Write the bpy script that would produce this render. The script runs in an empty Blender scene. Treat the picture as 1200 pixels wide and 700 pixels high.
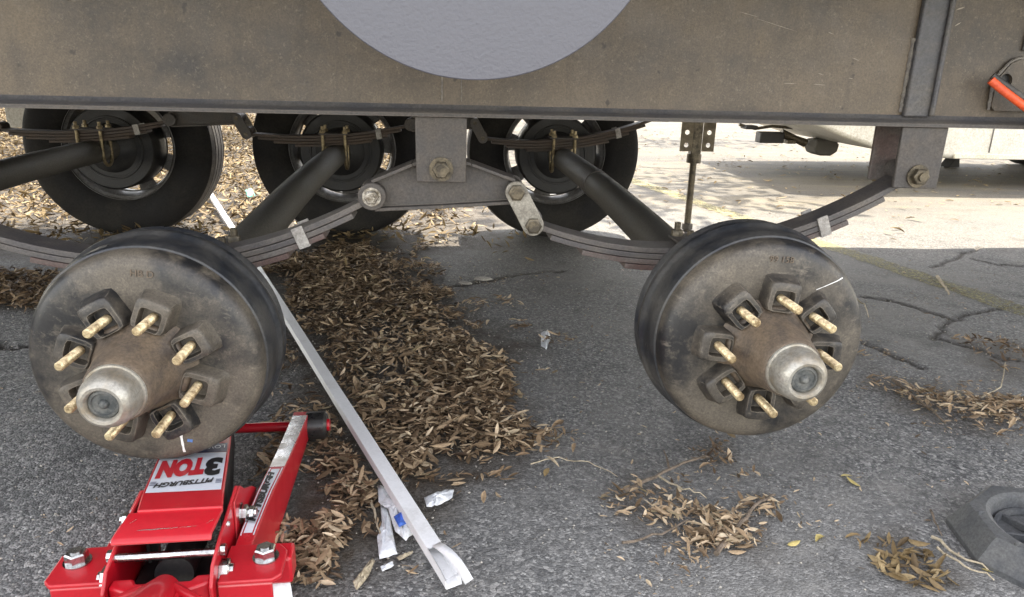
import bpy, math, random
import numpy as np
from mathutils import Vector, Matrix
random.seed(7); RNG = np.random.default_rng(11)
PI = math.pi
SC = bpy.context.scene
COL = SC.collection

# ------------------------------------------------------------------ camera
CAM_H = 0.724
YAW, PITCH, ROLL, FPX = 0.1004, 0.3049, 0.0276, 853.0
_f = Vector((math.sin(YAW)*math.cos(PITCH), math.cos(YAW)*math.cos(PITCH), -math.sin(PITCH)))
_r = Vector((math.cos(YAW), -math.sin(YAW), 0.0)); _u = _r.cross(_f)
_r, _u = math.cos(ROLL)*_r + math.sin(ROLL)*_u, -math.sin(ROLL)*_r + math.cos(ROLL)*_u
cam_d = bpy.data.cameras.new('camera'); cam = bpy.data.objects.new('camera', cam_d); COL.objects.link(cam)
cam_d.sensor_width = 36.0; cam_d.lens = FPX/1200*36; cam_d.clip_start = 0.02; cam_d.clip_end = 3000
m = Matrix((_r, _u, -_f)).transposed().to_4x4(); m.translation = (0, 0, CAM_H); cam.matrix_world = m
SC.camera = cam
def ray(px, py): return _f + _r*((px-600)/FPX) + _u*((350-py)/FPX)
def gnd(px, py, z=0.0):
    d = ray(px, py); p = d*((z-CAM_H)/d.z); return Vector((p.x, p.y, z))
def aty(px, py, Y):
    d = ray(px, py); p = d*(Y/d.y); return Vector((p.x, Y, p.z+CAM_H))

# ------------------------------------------------------------------ light
SUN_EL, SUN_AZ = math.radians(67), math.radians(14)      # azimuth from +Y (away from camera) towards +X
w = bpy.data.worlds.new('World'); SC.world = w; w.use_nodes = True
nt = w.node_tree; sky = nt.nodes.new('ShaderNodeTexSky'); sky.sky_type = 'NISHITA'; sky.sun_disc = False
sky.sun_elevation = SUN_EL; sky.sun_rotation = SUN_AZ
sky.air_density = 1.0; sky.dust_density = 0.6; sky.ozone_density = 0.5
bg = nt.nodes['Background']; bg.inputs[1].default_value = 0.15; 
hs = nt.nodes.new('ShaderNodeHueSaturation'); hs.inputs['Saturation'].default_value = .42      # sky greyed, then warmed below, for a neutral white balance
tn = nt.nodes.new('ShaderNodeMix'); tn.data_type = 'RGBA'; tn.blend_type = 'MULTIPLY'; tn.inputs[0].default_value = 1; tn.inputs[7].default_value = (1.09, 1.0, .90, 1)
nt.links.new(sky.outputs[0], hs.inputs['Color']); nt.links.new(hs.outputs[0], tn.inputs[6]); nt.links.new(tn.outputs[2], bg.inputs[0])
sd = bpy.data.lights.new('sun', 'SUN'); sd.energy = 2.3; sd.angle = math.radians(0.5); sd.color = (1.0, 0.91, 0.76)
sun = bpy.data.objects.new('sun', sd); COL.objects.link(sun)
to_sun = Vector((math.sin(SUN_AZ)*math.cos(SUN_EL), math.cos(SUN_AZ)*math.cos(SUN_EL), math.sin(SUN_EL)))
sun.rotation_euler = to_sun.to_track_quat('Z', 'Y').to_euler(); sun.location = (3, 12, 20)
SC.view_settings.view_transform = 'Standard'; SC.view_settings.look = 'None'
SC.view_settings.exposure = 2.58; SC.view_settings.gamma = 1.0

# ------------------------------------------------------------------ materials
class NT:
    def __init__(s, name):
        s.m = bpy.data.materials.new(name); s.m.use_nodes = True; s.t = s.m.node_tree; s.n = s.t.nodes
        s.b = s.n['Principled BSDF']; s.tc = s.n.new('ShaderNodeTexCoord'); s.oi = s.n.new('ShaderNodeObjectInfo')
        mp = s.n.new('ShaderNodeVectorMath'); mp.operation = 'ADD'
        ml = s.n.new('ShaderNodeVectorMath'); ml.operation = 'SCALE'; ml.inputs[0].default_value = (17, 9, 13)
        s.l(s.oi.outputs['Random'], ml.inputs['Scale'])
        s.l(s.tc.outputs['Object'], mp.inputs[0]); s.l(ml.outputs[0], mp.inputs[1]); s.co = mp.outputs[0]
    def l(s, a, b): s.t.links.new(a, b)
    def noise(s, scale, detail=4, rough=.6, vec=None, stretch=None, dist=0):
        n = s.n.new('ShaderNodeTexNoise'); n.inputs['Scale'].default_value = scale; n.inputs['Detail'].default_value = detail
        n.inputs['Roughness'].default_value = rough; n.inputs['Distortion'].default_value = dist
        v = vec or s.co
        if stretch:
            q = s.n.new('ShaderNodeVectorMath'); q.operation = 'MULTIPLY'; q.inputs[1].default_value = stretch; s.l(v, q.inputs[0]); v = q.outputs[0]
        s.l(v, n.inputs['Vector']); return n.outputs['Fac']
    def voro(s, scale, feature='F1', out='Distance', rnd=1.0, vec=None):
        n = s.n.new('ShaderNodeTexVoronoi'); n.feature = feature; n.inputs['Scale'].default_value = scale
        n.inputs['Randomness'].default_value = rnd; s.l(vec or s.co, n.inputs['Vector']); return n.outputs[out]
    def ramp(s, fac, stops):
        n = s.n.new('ShaderNodeValToRGB'); e = n.color_ramp.elements
        while len(e) < len(stops): e.new(0.5)
        for k, (p, c) in enumerate(stops):
            e[k].position = p; e[k].color = (*c, 1) if isinstance(c, tuple) else (c, c, c, 1)
        s.l(fac, n.inputs[0]); return n.outputs[0]
    def mix(s, fac, a, b, mode='MIX'):
        n = s.n.new('ShaderNodeMix'); n.data_type = 'RGBA'; n.blend_type = mode
        for sock, v in ((n.inputs[0], fac), (n.inputs[6], a), (n.inputs[7], b)):
            if isinstance(v, (int, float)): sock.default_value = v if sock == n.inputs[0] else (v, v, v, 1)
            elif isinstance(v, tuple): sock.default_value = (*v, 1)
            else: s.l(v, sock)
        return n.outputs[2]
    def math(s, op, a, b=0.0):
        n = s.n.new('ShaderNodeMath'); n.operation = op
        for k, v in enumerate((a, b)):
            if isinstance(v, (int, float)): n.inputs[k].default_value = v
            else: s.l(v, n.inputs[k])
        return n.outputs[0]
    def bump(s, h, strength=.3, dist=.002, prev=None):
        n = s.n.new('ShaderNodeBump'); n.inputs['Strength'].default_value = strength; n.inputs['Distance'].default_value = dist
        s.l(h, n.inputs['Height'])
        if prev: s.l(prev, n.inputs['Normal'])
        return n.outputs[0]
    def edge(s, col, wear_tone, amt=.8, radius=.0025, br=200):    # edge highlights put into the colour, mixed with rubbed, dusty paint
        bv = s.n.new('ShaderNodeBevel'); bv.samples = 4; bv.inputs['Radius'].default_value = radius
        g = s.n.new('ShaderNodeNewGeometry'); d = s.n.new('ShaderNodeVectorMath'); d.operation = 'DOT_PRODUCT'
        s.l(bv.outputs[0], d.inputs[0]); s.l(g.outputs['Normal'], d.inputs[1])
        e = s.ramp(s.math('MULTIPLY', s.math('SUBTRACT', 1.0, d.outputs['Value']), s.math('ADD', s.noise(br, 4, .7), .35)), [(.015, 0.0), (.10, amt)])
        return s.mix(e, col, wear_tone)
    def out(s, col=None, rough=.6, metal=0.0, nrm=None, spec=None, coat=None):
        b = s.b
        for sock, v in (('Base Color', col), ('Roughness', rough), ('Metallic', metal)):
            if v is None: continue
            if isinstance(v, (int, float)): b.inputs[sock].default_value = v
            elif isinstance(v, tuple): b.inputs[sock].default_value = (*v, 1)
            else: s.l(v, b.inputs[sock])
        if nrm: s.l(nrm, b.inputs['Normal'])
        if spec is not None: b.inputs['Specular IOR Level'].default_value = spec
        if coat: b.inputs['Coat Weight'].default_value = coat; b.inputs['Coat Roughness'].default_value = .12
        return s.m

def worn(name, base, dirt, scale=14, fine=180, rough=.55, metal=0.0, bump=.25, spot=None, amount=(.42, .62), fin=.55, sth=.64, edge=None, coat=None, stretch=None, spec=None):
    t = NT(name)
    a = t.noise(scale, 6, .65, stretch=stretch); f = t.noise(fine, 3, .7)
    c = t.mix(t.ramp(a, [(amount[0], 0.0), (amount[1], 1.0)]), base, dirt)
    c = t.mix(fin, c, t.ramp(f, [(.3, .25), (.7, .85)]), 'OVERLAY')
    if spot:
        v = t.noise(fine*.6, 5, .8); c = t.mix(t.ramp(v, [(sth, 0.0), (sth+.1, 1.0)]), c, spot)
    if edge: c = t.edge(c, edge, .7)
    r = t.ramp(a, [(.3, max(.05, rough-.1)), (.7, min(1, rough+.18))])
    n = t.bump(f, bump, .0015); n = t.bump(a, bump*.6, .003, n)
    return t.out(c, r, metal, n, coat=coat, spec=spec)

M = {}
def beam_mat():
    t = NT('dusty_steel_beam')
    big = t.noise(2.3, 5, .6, stretch=(1, 1, 1.6)); mid = t.noise(16, 6, .7); f = t.noise(330, 4, .75); sp = t.noise(150, 5, .85)
    streak = t.noise(26, 5, .7, stretch=(1, 1, .12))
    c = t.mix(t.ramp(big, [(.34, 0.0), (.64, 1.0)]), (0.026, 0.021, 0.017), (0.122, 0.094, 0.064))
    c = t.mix(t.ramp(mid, [(.42, 0.0), (.75, .6)]), c, (0.150, 0.118, 0.082))
    c = t.mix(t.ramp(streak, [(.5, 0.0), (.75, .4)]), c, (0.029, 0.025, 0.021))
    c = t.mix(t.ramp(sp, [(.56, 0.0), (.72, .6)]), c, (0.27, 0.23, 0.165))
    c = t.mix(t.ramp(t.noise(3.4, 5, .6, stretch=(1, 1, .6)), [(.56, 0.0), (.72, .7)]), c, (0.150, 0.112, 0.068)); blot = t.noise(4.2, 4, .6); c = t.mix(t.ramp(blot, [(.62, 0.0), (.72, .55)]), c, (0.027, 0.022, 0.018))
    c = t.mix(t.ramp(t.noise(38, 2, .5), [(.70, 0.0), (.74, .7)]), c, (0.017, 0.013, 0.011))
    c = t.mix(.5, c, t.ramp(f, [(.3, .2), (.7, .85)]), 'OVERLAY')
    n = t.bump(f, .35, .0012); n = t.bump(mid, .25, .003, n)
    return t.out(c, t.ramp(mid, [(.3, .42), (.7, .62)]), 0.0, n, spec=.5)
M['beam'] = beam_mat()
M['flange'] = worn('blue_grey_flange_paint', (0.061, 0.060, 0.064), (0.120, 0.106, 0.087), 18, 220, .5, spot=(0.224, 0.197, 0.153), amount=(.45, .75), stretch=(.35, 1, 1))
M['bracket'] = worn('dusty_grey_bracket', (0.050, 0.045, 0.043), (0.089, 0.076, 0.064), 22, 240, .55, spot=(0.148, 0.127, 0.103), edge=(0.160, 0.138, 0.114), amount=(.35, .7))
M['galv'] = worn('galvanised_plate', (0.289, 0.269, 0.228), (0.178, 0.160, 0.132), 40, 260, .5, .25, spot=(0.170, 0.143, 0.104))
M['clip'] = worn('pale_steel_clip', (.36, .34, .315), (.23, .21, .19), 40, 260, .5, .2)
M['spring'] = worn('dusty_spring_leaf', (0.071, 0.065, 0.065), (0.114, 0.100, 0.087), 18, 260, .55, spot=(0.161, 0.138, 0.114), edge=(0.182, 0.158, 0.134), stretch=(.5, 1, 1))
M['spring_red'] = worn('oxide_red_spring_leaf', (0.092, 0.059, 0.051), (0.116, 0.106, 0.097), 14, 260, .6, spot=(0.160, 0.149, 0.129), stretch=(.5, 1, 1))
M['spring_far'] = worn('shaded_far_spring', (.050, .036, .028), (.082, .058, .042), 16, 240, .6, stretch=(.5, 1, 1))  # darker copy of the spring colour, far-side shade put into it
M['tube'] = worn('dark_axle_paint', (.070, .065, .055), (.115, .105, .086), 9, 200, .6, spot=(.15, .13, .105), amount=(.4, .75), stretch=(1, .4, 1))
M['bolt'] = worn('greasy_bolt', (0.128, 0.106, 0.072), (0.060, 0.051, 0.038), 60, 260, .4, .5)
M['shiny_bolt'] = worn('bare_steel_bolt', (0.375, 0.352, 0.315), (0.135, 0.112, 0.083), 70, 260, .35, .8)
M['ubolt'] = worn('brassy_u_bolt', (0.294, 0.238, 0.140), (0.140, 0.105, 0.059), 50, 260, .38, .6)
M['flange_tan'] = worn('tan_rusty_flange', (.20, .165, .11), (.12, .095, .062), 30, 240, .5, .2)
M['stud'] = worn('yellow_zinc_stud', (.62, .50, .30), (.24, .17, .09), 70, 300, .34, .6)
def drum_mat():
    t = NT('black_drum_paint_worn')
    big = t.noise(8, 6, .62); mid = t.noise(38, 6, .7); f = t.noise(300, 4, .75); sc = t.noise(24, 5, .7, stretch=(1, .3, 3))
    c = t.mix(t.ramp(big, [(.40, 0.0), (.57, 1.0)]), (0.013, 0.013, 0.014), (0.094, 0.080, 0.062))
    c = t.mix(t.ramp(mid, [(.52, 0.0), (.74, .75)]), c, (0.148, 0.125, 0.095))
    c = t.mix(t.ramp(sc, [(.6, 0.0), (.72, .5)]), c, (0.202, 0.174, 0.138))
    c = t.mix(t.ramp(t.noise(120, 4, .8), [(.66, 0.0), (.73, .6)]), c, (0.265, 0.228, 0.176))
    c = t.mix(.6, c, t.ramp(f, [(.3, .2), (.7, .85)]), 'OVERLAY')
    c = t.edge(c, (0.241, 0.209, 0.165), .75)
    r = t.ramp(big, [(.35, .34), (.65, .62)])
    n = t.bump(f, .3, .0008); n = t.bump(mid, .22, .002, n)
    return t.out(c, r, 0.0, n, spec=.5)
M['drum'] = drum_mat()
M['drum_side'] = worn('gloss_black_drum_side', (0.020, 0.022, 0.026), (0.064, 0.060, 0.054), 16, 200, .36, spot=(0.093, 0.085, 0.072), amount=(.4, .7))
M['hub'] = worn('rusty_greased_hub', (.14, .105, .073), (.085, .067, .052), 26, 240, .45, spot=(.28, .22, .15))
M['cap'] = worn('zinc_hub_cap', (0.353, 0.336, 0.295), (0.197, 0.156, 0.102), 30, 240, .36, .45, spot=(0.180, 0.131, 0.082), amount=(.44, .72))
M['rubber_plug'] = worn('dark_rubber_plug', (.05, .055, .055), (.13, .13, .12), 60, 260, .5)
M['tyre'] = worn('black_tyre_rubber', (.013, .012, .012), (.026, .024, .021), 8, 130, .75, spec=.25)
M['tread'] = worn('grey_tread_rubber', (.06, .056, .054), (.12, .11, .10), 12, 130, .8, spec=.25)  # tread a lighter grey than the sidewall
M['rim'] = worn('grey_steel_rim', (0.180, 0.176, 0.173), (0.098, 0.090, 0.083), 9, 180, .5, .2)
M['black'] = worn('black_painted_steel', (.014, .014, .015), (.03, .028, .026), 20, 200, .5)
M['black_gloss'] = worn('glossy_black_roller', (.012, .012, .013), (.03, .028, .026), 20, 200, .25, bump=.05)
M['gel'] = None
def gel():
    t = NT('grey_gelcoat_orange_peel'); f = t.noise(230, 2, .5); f2 = t.noise(90, 3, .6); g = t.noise(3, 4, .5)
    c = t.mix(t.ramp(g, [(.3, 0.0), (.7, 1.0)]), (0.083, 0.084, 0.101), (0.093, 0.092, 0.110))
    c = t.mix(t.ramp(t.noise(30, 5, .8), [(.66, 0.0), (.74, .5)]), c, (0.077, 0.075, 0.082))
    n = t.bump(f, .2, .0022); n = t.bump(f2, .12, .003, n)
    return t.out(c, .36, 0.0, n)
M['gel'] = gel()
M['white_body'] = worn('white_fibreglass', (.66, .64, .58), (.56, .54, .48), 3, 90, .35, bump=.05)
M['cream_trim'] = worn('cream_skirt_paint', (.72, .69, .58), (.62, .58, .47), 4, 90, .4, bump=.05)
M['red'] = worn('glossy_red_paint', (.46, .006, .016), (.42, .005, .014), 5, 160, .36, bump=.02, fin=.12, spot=(.16, .10, .095), sth=.70, edge=(.42, .16, .15), coat=.25)
M['chrome'] = worn('zinc_plated_steel', (0.518, 0.518, 0.511), (0.360, 0.360, 0.353), 40, 200, .18, 1.0, bump=.06)
M['glint_silver'] = worn('silver_glint_metal', (.88, .87, .86), (.62, .58, .56), 30, 160, .22, .8, bump=.04, fin=.2)  # silver for painted glints on the jack, also its rivets
M['white_decal'] = worn('white_sticker', (.74, .77, .83), (.66, .69, .75), 14, 200, .32, bump=.03, fin=.15)
M['black_decal'] = worn('black_print', (.012, .012, .014), (.02, .02, .022), 14, 200, .35, bump=.02, fin=.15)
M['red_decal'] = worn('red_print', (.56, .014, .03), (.5, .012, .026), 14, 200, .35, bump=.02, fin=.15)
M['navy_decal'] = worn('navy_print', (.045, .05, .12), (.06, .065, .14), 14, 200, .35, bump=.02, fin=.15)
M['pole'] = worn('weathered_white_aluminium', (.80, .80, .81), (.56, .55, .53), 7, 160, .4, .0, bump=.12, spot=(.40, .36, .32), amount=(.52, .8), fin=.3)
M['plastic'] = worn('dirty_white_plastic', (.72, .74, .77), (.44, .43, .41), 34, 190, .35, bump=.12, amount=(.5, .7))
M['blue_plastic'] = worn('blue_printed_plastic', (.035, .11, .50), (.06, .15, .52), 30, 190, .4, bump=.08)
M['teal_plastic'] = worn('teal_plastic', (.12, .52, .40), (.2, .5, .4), 30, 190, .4, bump=.08)
M['clear_foil'] = worn('crinkled_grey_foil', (.36, .37, .36), (.2, .19, .17), 50, 220, .25, bump=.2)
M['pad'] = worn('dusty_black_plastic', (0.046, 0.050, 0.057), (0.136, 0.133, 0.125), 11, 210, .6, spot=(0.160, 0.156, 0.142), amount=(.35, .8))
M['orange'] = worn('orange_cable_sheath', (.78, .10, .025), (.66, .09, .03), 20, 200, .42, bump=.08)
M['cable_black'] = worn('black_cable_sheath', (.035, .034, .032), (.10, .09, .08), 26, 200, .5, bump=.1)
M['chalk'] = worn('white_chalk', (.74, .73, .71), (.5, .48, .45), 90, 300, .8, amount=(.5, .7))
M['blue_chalk'] = worn('blue_paint_pen', (.07, .16, .40), (.1, .18, .38), 90, 300, .7)
M['twig'] = worn('dry_twig_bark', (.20, .155, .115), (.10, .078, .058), 40, 260, .85)
M['straw'] = worn('pale_dry_straw', (.46, .39, .28), (.30, .25, .17), 40, 260, .8)
M['bark'] = worn('oak_bark', (.12, .095, .07), (.055, .045, .036), 9, 60, .9, bump=.8)
M['pale_stone'] = worn('pale_grit', (.42, .39, .34), (.28, .26, .23), 60, 260, .85)
M['weld'] = worn('weld_bead', (.105, .094, .085), (.17, .15, .12), 60, 300, .5)
M['scratch'] = worn('bare_scratch', (0.330, 0.288, 0.228), (0.228, 0.192, 0.150), 200, 400, .5, .3)

def leaf_mat(name, stops, trans=.0):
    t = NT(name); g = t.n.new('ShaderNodeNewGeometry')
    c = t.ramp(g.outputs['Random Per Island'], stops)
    f = t.noise(160, 3, .6); c = t.mix(.5, c, t.ramp(f, [(.3, .3), (.7, .75)]), 'OVERLAY')
    return t.out(c, .62, 0.0, t.bump(f, .3, .001), spec=.35)
M['leaf'] = leaf_mat('dry_leaf', [(0, (0.084, 0.057, 0.033)), (.22, (0.190, 0.129, 0.075)), (.5, (0.357, 0.254, 0.154)), (.75, (0.516, 0.392, 0.254)), (.9, (0.698, 0.555, 0.384)), (1, (0.258, 0.207, 0.116))])
M['leaf_dark'] = leaf_mat('dark_leaf', [(0, (0.043, 0.027, 0.017)), (.3, (0.114, 0.074, 0.043)), (.6, (0.222, 0.149, 0.087)), (.86, (0.358, 0.259, 0.159)), (1, (0.572, 0.447, 0.304))])  # darker brown leaf tones
M['leaf_pale'] = leaf_mat('dimmed_leaf', [(0, (0.078, 0.052, 0.026)), (.4, (0.192, 0.133, 0.062)), (.75, (0.285, 0.208, 0.104)), (1, (0.370, 0.279, 0.151))])  # leaf colours darkened so the sunlit carpet does not clip
M['leaf_yellow'] = leaf_mat('yellow_leaf', [(0, (.42, .30, .09)), (.6, (.52, .42, .16)), (1, (.40, .32, .18))])
M['leaf_green'] = leaf_mat('tree_leaf', [(0, (.035, .06, .02)), (.5, (.06, .10, .03)), (1, (.10, .14, .045))])

def asphalt():
    t = NT('asphalt'); co = t.tc.outputs['Object']; t.co = co
    g = t.voro(260, 'F1', 'Color'); gd = t.voro(260, 'F1', 'Distance'); g2 = t.voro(145, 'F1', 'Color'); g2d = t.voro(145, 'F1', 'Distance')
    sep = t.n.new('ShaderNodeSeparateColor'); t.l(g, sep.inputs[0]); sep2 = t.n.new('ShaderNodeSeparateColor'); t.l(g2, sep2.inputs[0])
    a = t.ramp(sep.outputs[0], [(0, (0.042, 0.043, 0.046)), (.42, (0.109, 0.111, 0.113)), (.72, (0.224, 0.224, 0.220)), (.90, (0.319, 0.314, 0.303)), (1, (0.550, 0.539, 0.517))])
    b = t.ramp(sep2.outputs[1], [(0, (0.045, 0.046, 0.049)), (.5, (0.105, 0.106, 0.109)), (.8, (0.224, 0.221, 0.216)), (1, (0.396, 0.385, 0.369))])
    c = t.mix(t.ramp(t.noise(60, 3, .6), [(.42, 0.0), (.58, 1.0)]), a, b)
    # worn patches of dust: more towards the right of the bay
    d1 = t.noise(1.1, 6, .62, dist=.3); d2 = t.noise(9, 6, .7)
    at = t.n.new('ShaderNodeAttribute'); at.attribute_name = 'wear_tone'
    sw = t.n.new('ShaderNodeSeparateColor'); t.l(at.outputs['Color'], sw.inputs[0])
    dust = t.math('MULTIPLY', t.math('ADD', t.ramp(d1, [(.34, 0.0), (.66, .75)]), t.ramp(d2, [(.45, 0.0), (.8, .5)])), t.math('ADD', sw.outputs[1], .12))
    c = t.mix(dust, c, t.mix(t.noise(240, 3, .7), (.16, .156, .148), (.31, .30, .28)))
    st = t.noise(2.4, 4, .55, dist=.6); c = t.mix(t.ramp(st, [(.60, 0.0), (.72, .45)]), c, (.032, .032, .033))
    # far ground colour darkened against the sun's glare, with streaks of leaf dust
    stk = t.noise(1.6, 6, .65, stretch=(.35, 1.7, 1), dist=.8); dimmed = t.mix(t.ramp(stk, [(.36, 0.0), (.64, 1.0)]), (.060, .054, .046), (.125, .106, .074))
    dimmed = t.mix(t.ramp(t.noise(4.5, 6, .7, stretch=(.5, 1.5, 1)), [(.55, 0.0), (.7, .6)]), dimmed, (.19, .155, .075)); dimmed = t.mix(.6, dimmed, t.ramp(t.noise(120, 4, .8), [(.3, .25), (.7, .85)]), 'OVERLAY')
    c = t.mix(t.ramp(t.noise(5.2, 6, .7, dist=.4), [(.56, 0.0), (.70, .55)]), c, (.036, .035, .034))
    c = t.mix(t.ramp(t.noise(3.1, 7, .72, stretch=(1, 1.4, 1)), [(.54, 0.0), (.68, .40)]), c, (.30, .285, .26))
    c = t.mix(t.ramp(t.noise(420, 2, .5), [(.66, 0.0), (.72, .8)]), c, (.52, .50, .47))
    c = t.mix(sw.outputs[2], c, dimmed)
    c = t.mix(sw.outputs[0], c, t.mix(t.noise(130, 4, .7), (.020, .015, .010), (.090, .066, .043)))     # mulch and crack dirt
    h = t.math('SUBTRACT', t.math('MULTIPLY', t.noise(60, 3, .6), .6), t.math('ADD', gd, t.math('MULTIPLY', g2d, .6)))
    n = t.bump(h, .65, .003); n = t.bump(d2, .3, .006, n)
    return t.out(c, t.ramp(sep.outputs[1], [(0, .62), (1, .9)]), 0.0, n, spec=.45)
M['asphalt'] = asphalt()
def paint():
    t = NT('worn_yellow_paint'); f = t.noise(75, 5, .8); b = t.noise(7, 5, .6)
    a = t.math('ADD', t.ramp(f, [(.42, 0.0), (.56, .9)]), t.ramp(b, [(.45, 0.0), (.7, .35)]))
    c = t.mix(t.noise(160, 3, .6), (.24, .22, .11), (.36, .32, .16)); m_ = t.out(c, .8, 0, t.bump(f, .4, .002))
    t.l(t.math('MULTIPLY', a, .85), t.b.inputs['Alpha']); return m_
M['paint'] = paint()

# ------------------------------------------------------------------ mesh helpers
class MB:
    def __init__(s): s.v = []; s.f = []
    def add(s, vs, fs, X=None):
        o = len(s.v); s.v += [tuple(X @ Vector(v)) if X else tuple(v) for v in vs]; s.f += [tuple(i+o for i in f) for f in fs]; return s
    def box(s, c, d, X=None):
        x, y, z = (q/2 for q in d); T = Matrix.Translation(c)
        if X: T = T @ X
        vs = [(i*x, j*y, k*z) for i in (-1, 1) for j in (-1, 1) for k in (-1, 1)]
        return s.add(vs, [(0,1,3,2),(4,6,7,5),(0,4,5,1),(2,3,7,6),(0,2,6,4),(1,5,7,3)], T)
    def prism(s, pts, d0, d1, ax='y', X=None):          # outline in the plane across ax
        def P(a, b, d): return {'y': (a, d, b), 'z': (a, b, d), 'x': (d, a, b)}[ax]
        n = len(pts); vs = [P(a, b, d0) for a, b in pts] + [P(a, b, d1) for a, b in pts]
        fs = [tuple(range(n)), tuple(range(2*n-1, n-1, -1))] + [(i, n+i, n+(i+1) % n, (i+1) % n) for i in range(n)]
        return s.add(vs, fs, X)
    def lathe(s, prof, n=48, X=None, closed=False):     # (r, y) revolved about y
        k = len(prof); vs = []; fs = []
        for i in range(n):
            a = 2*PI*i/n
            vs += [(r*math.cos(a), y, r*math.sin(a)) for r, y in prof]
        for i in range(n):
            j = (i+1) % n
            for q in range(k if closed else k-1):
                q2 = (q+1) % k; fs.append((i*k+q, i*k+q2, j*k+q2, j*k+q))
        return s.add(vs, fs, X)
    def tube(s, path, r, n=10, caps=True, sq=None):
        path = [Vector(p) for p in path]; rs = r if isinstance(r, (list, tuple)) else [r]*len(path)
        up = None; vs = []; fs = []
        for i, p in enumerate(path):
            t = (path[min(i+1, len(path)-1)] - path[max(i-1, 0)]).normalized()
            if up is None:
                up = Vector((0, 0, 1)) if abs(t.z) < .9 else Vector((1, 0, 0))
            a = t.cross(up).normalized(); b = a.cross(t).normalized(); up = b
            for k in range(n):
                g = 2*PI*k/n; vs.append(p + rs[i]*(math.cos(g)*a*(sq or 1) + math.sin(g)*b))
        for i in range(len(path)-1):
            for k in range(n):
                k2 = (k+1) % n; fs.append((i*n+k, i*n+k2, (i+1)*n+k2, (i+1)*n+k))
        if caps: fs.append(tuple(range(n-1, -1, -1))); fs.append(tuple((len(path)-1)*n+k for k in range(n)))
        return s.add(vs, fs)
    def cyl(s, p0, p1, r, n=16, r1=None): return s.tube([p0, p1], [r, r if r1 is None else r1], n)
    def nut(s, p, d, r, h):                             # hexagonal head at p pointing along d
        d = Vector(d).normalized(); p = Vector(p); return s.tube([p, p+d*h*.86, p+d*h], [r, r, r*.86], 6)
    def mesh(s, name, mat, smooth=40):
        me = bpy.data.meshes.new(name); me.from_pydata(s.v, [], s.f); me.materials.append(mat)
        if smooth:
            me.polygons.foreach_set('use_smooth', [True]*len(me.polygons)); me.set_sharp_from_angle(angle=math.radians(smooth))
        me.update(); return me

def obj(name, mb, mat, parent=None, loc=(0, 0, 0), rot=(0, 0, 0), smooth=40, bevel=0, seg=2):
    me = mb.mesh(name, M[mat] if isinstance(mat, str) else mat, smooth) if isinstance(mb, MB) else mb
    o = bpy.data.objects.new(name, me); COL.objects.link(o); o.location = loc; o.rotation_euler = rot
    if parent: o.parent = parent
    if bevel:
        b = o.modifiers.new('bevel', 'BEVEL'); b.width = bevel; b.segments = seg; b.limit_method = 'ANGLE'; b.angle_limit = math.radians(35)
    return o
def thing(name, label, cat, loc=(0, 0, 0), rz=0, group=None):
    o = bpy.data.objects.new(name, None); COL.objects.link(o); o.location = loc; o.rotation_euler = (0, 0, rz); o.empty_display_size = .1
    o['label'] = label; o['category'] = cat
    if group: o['group'] = group
    return o
def tag(o, label, cat, group=None, kind=None):
    o['label'] = label; o['category'] = cat
    if group: o['group'] = group
    if kind: o['kind'] = kind
    return o
def dup(o, parent, loc=None, rot=None):                 # copy a part with its sub-parts
    c = o.copy(); COL.objects.link(c); c.parent = parent
    if loc is not None: c.location = loc
    if rot is not None: c.rotation_euler = rot
    for ch in list(o.children): dup(ch, c)
    return c
def stadium(p, q, r0, r1, n=10):
    p = Vector((p[0], p[1])); q = Vector((q[0], q[1])); a = math.atan2(q.y-p.y, q.x-p.x); out = []
    for i in range(n+1):
        g = a+PI/2+PI*i/n; out.append((p.x+r0*math.cos(g), p.y+r0*math.sin(g)))
    for i in range(n+1):
        g = a-PI/2+PI*i/n; out.append((q.x+r1*math.cos(g), q.y+r1*math.sin(g)))
    return out
def text_mesh(s, size, ext=0.0, shear=0.0, bold=0.0):
    c = bpy.data.curves.new('lettering', 'FONT'); c.body = s; c.size = size; c.extrude = ext; c.shear = shear; c.offset = bold
    c.align_x = 'CENTER'; c.align_y = 'CENTER'; c.resolution_u = 3
    o = bpy.data.objects.new('lettering', c); COL.objects.link(o); bpy.context.view_layer.update()
    me = bpy.data.meshes.new_from_object(o); bpy.data.objects.remove(o); me.name = 'lettering'; me.materials.clear(); return me

# ------------------------------------------------------------------ value noise for scattering
_G = RNG.random((64, 64))
def vnoise(x, y, s):
    x = np.asarray(x)*s; y = np.asarray(y)*s; i = np.floor(x).astype(int); j = np.floor(y).astype(int); fx = x-i; fy = y-j
    fx = fx*fx*(3-2*fx); fy = fy*fy*(3-2*fy)
    g = lambda a, b: _G[a % 64, b % 64]
    return (g(i, j)*(1-fx)+g(i+1, j)*fx)*(1-fy) + (g(i, j+1)*(1-fx)+g(i+1, j+1)*fx)*fy
def inside(x, y, poly):
    r = np.zeros(len(x), bool); n = len(poly)
    for k in range(n):
        x1, y1 = poly[k]; x2, y2 = poly[(k+1) % n]
        c = ((y1 > y) != (y2 > y)) & (x < (x2-x1)*(y-y1)/((y2-y1) if y2 != y1 else 1e-9)+x1); r ^= c
    return r
def edist(x, y, poly):
    d = np.full(np.shape(x), 1e9); n = len(poly)
    for k in range(n):
        a = np.array(poly[k]); b = np.array(poly[(k+1) % n]); ab = b-a
        t = np.clip(((x-a[0])*ab[0]+(y-a[1])*ab[1])/max(ab@ab, 1e-12), 0, 1)
        d = np.minimum(d, np.hypot(x-a[0]-t*ab[0], y-a[1]-t*ab[1]))
    return d
def gp(*pts): return [tuple(gnd(*p)[:2]) for p in pts]

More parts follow.
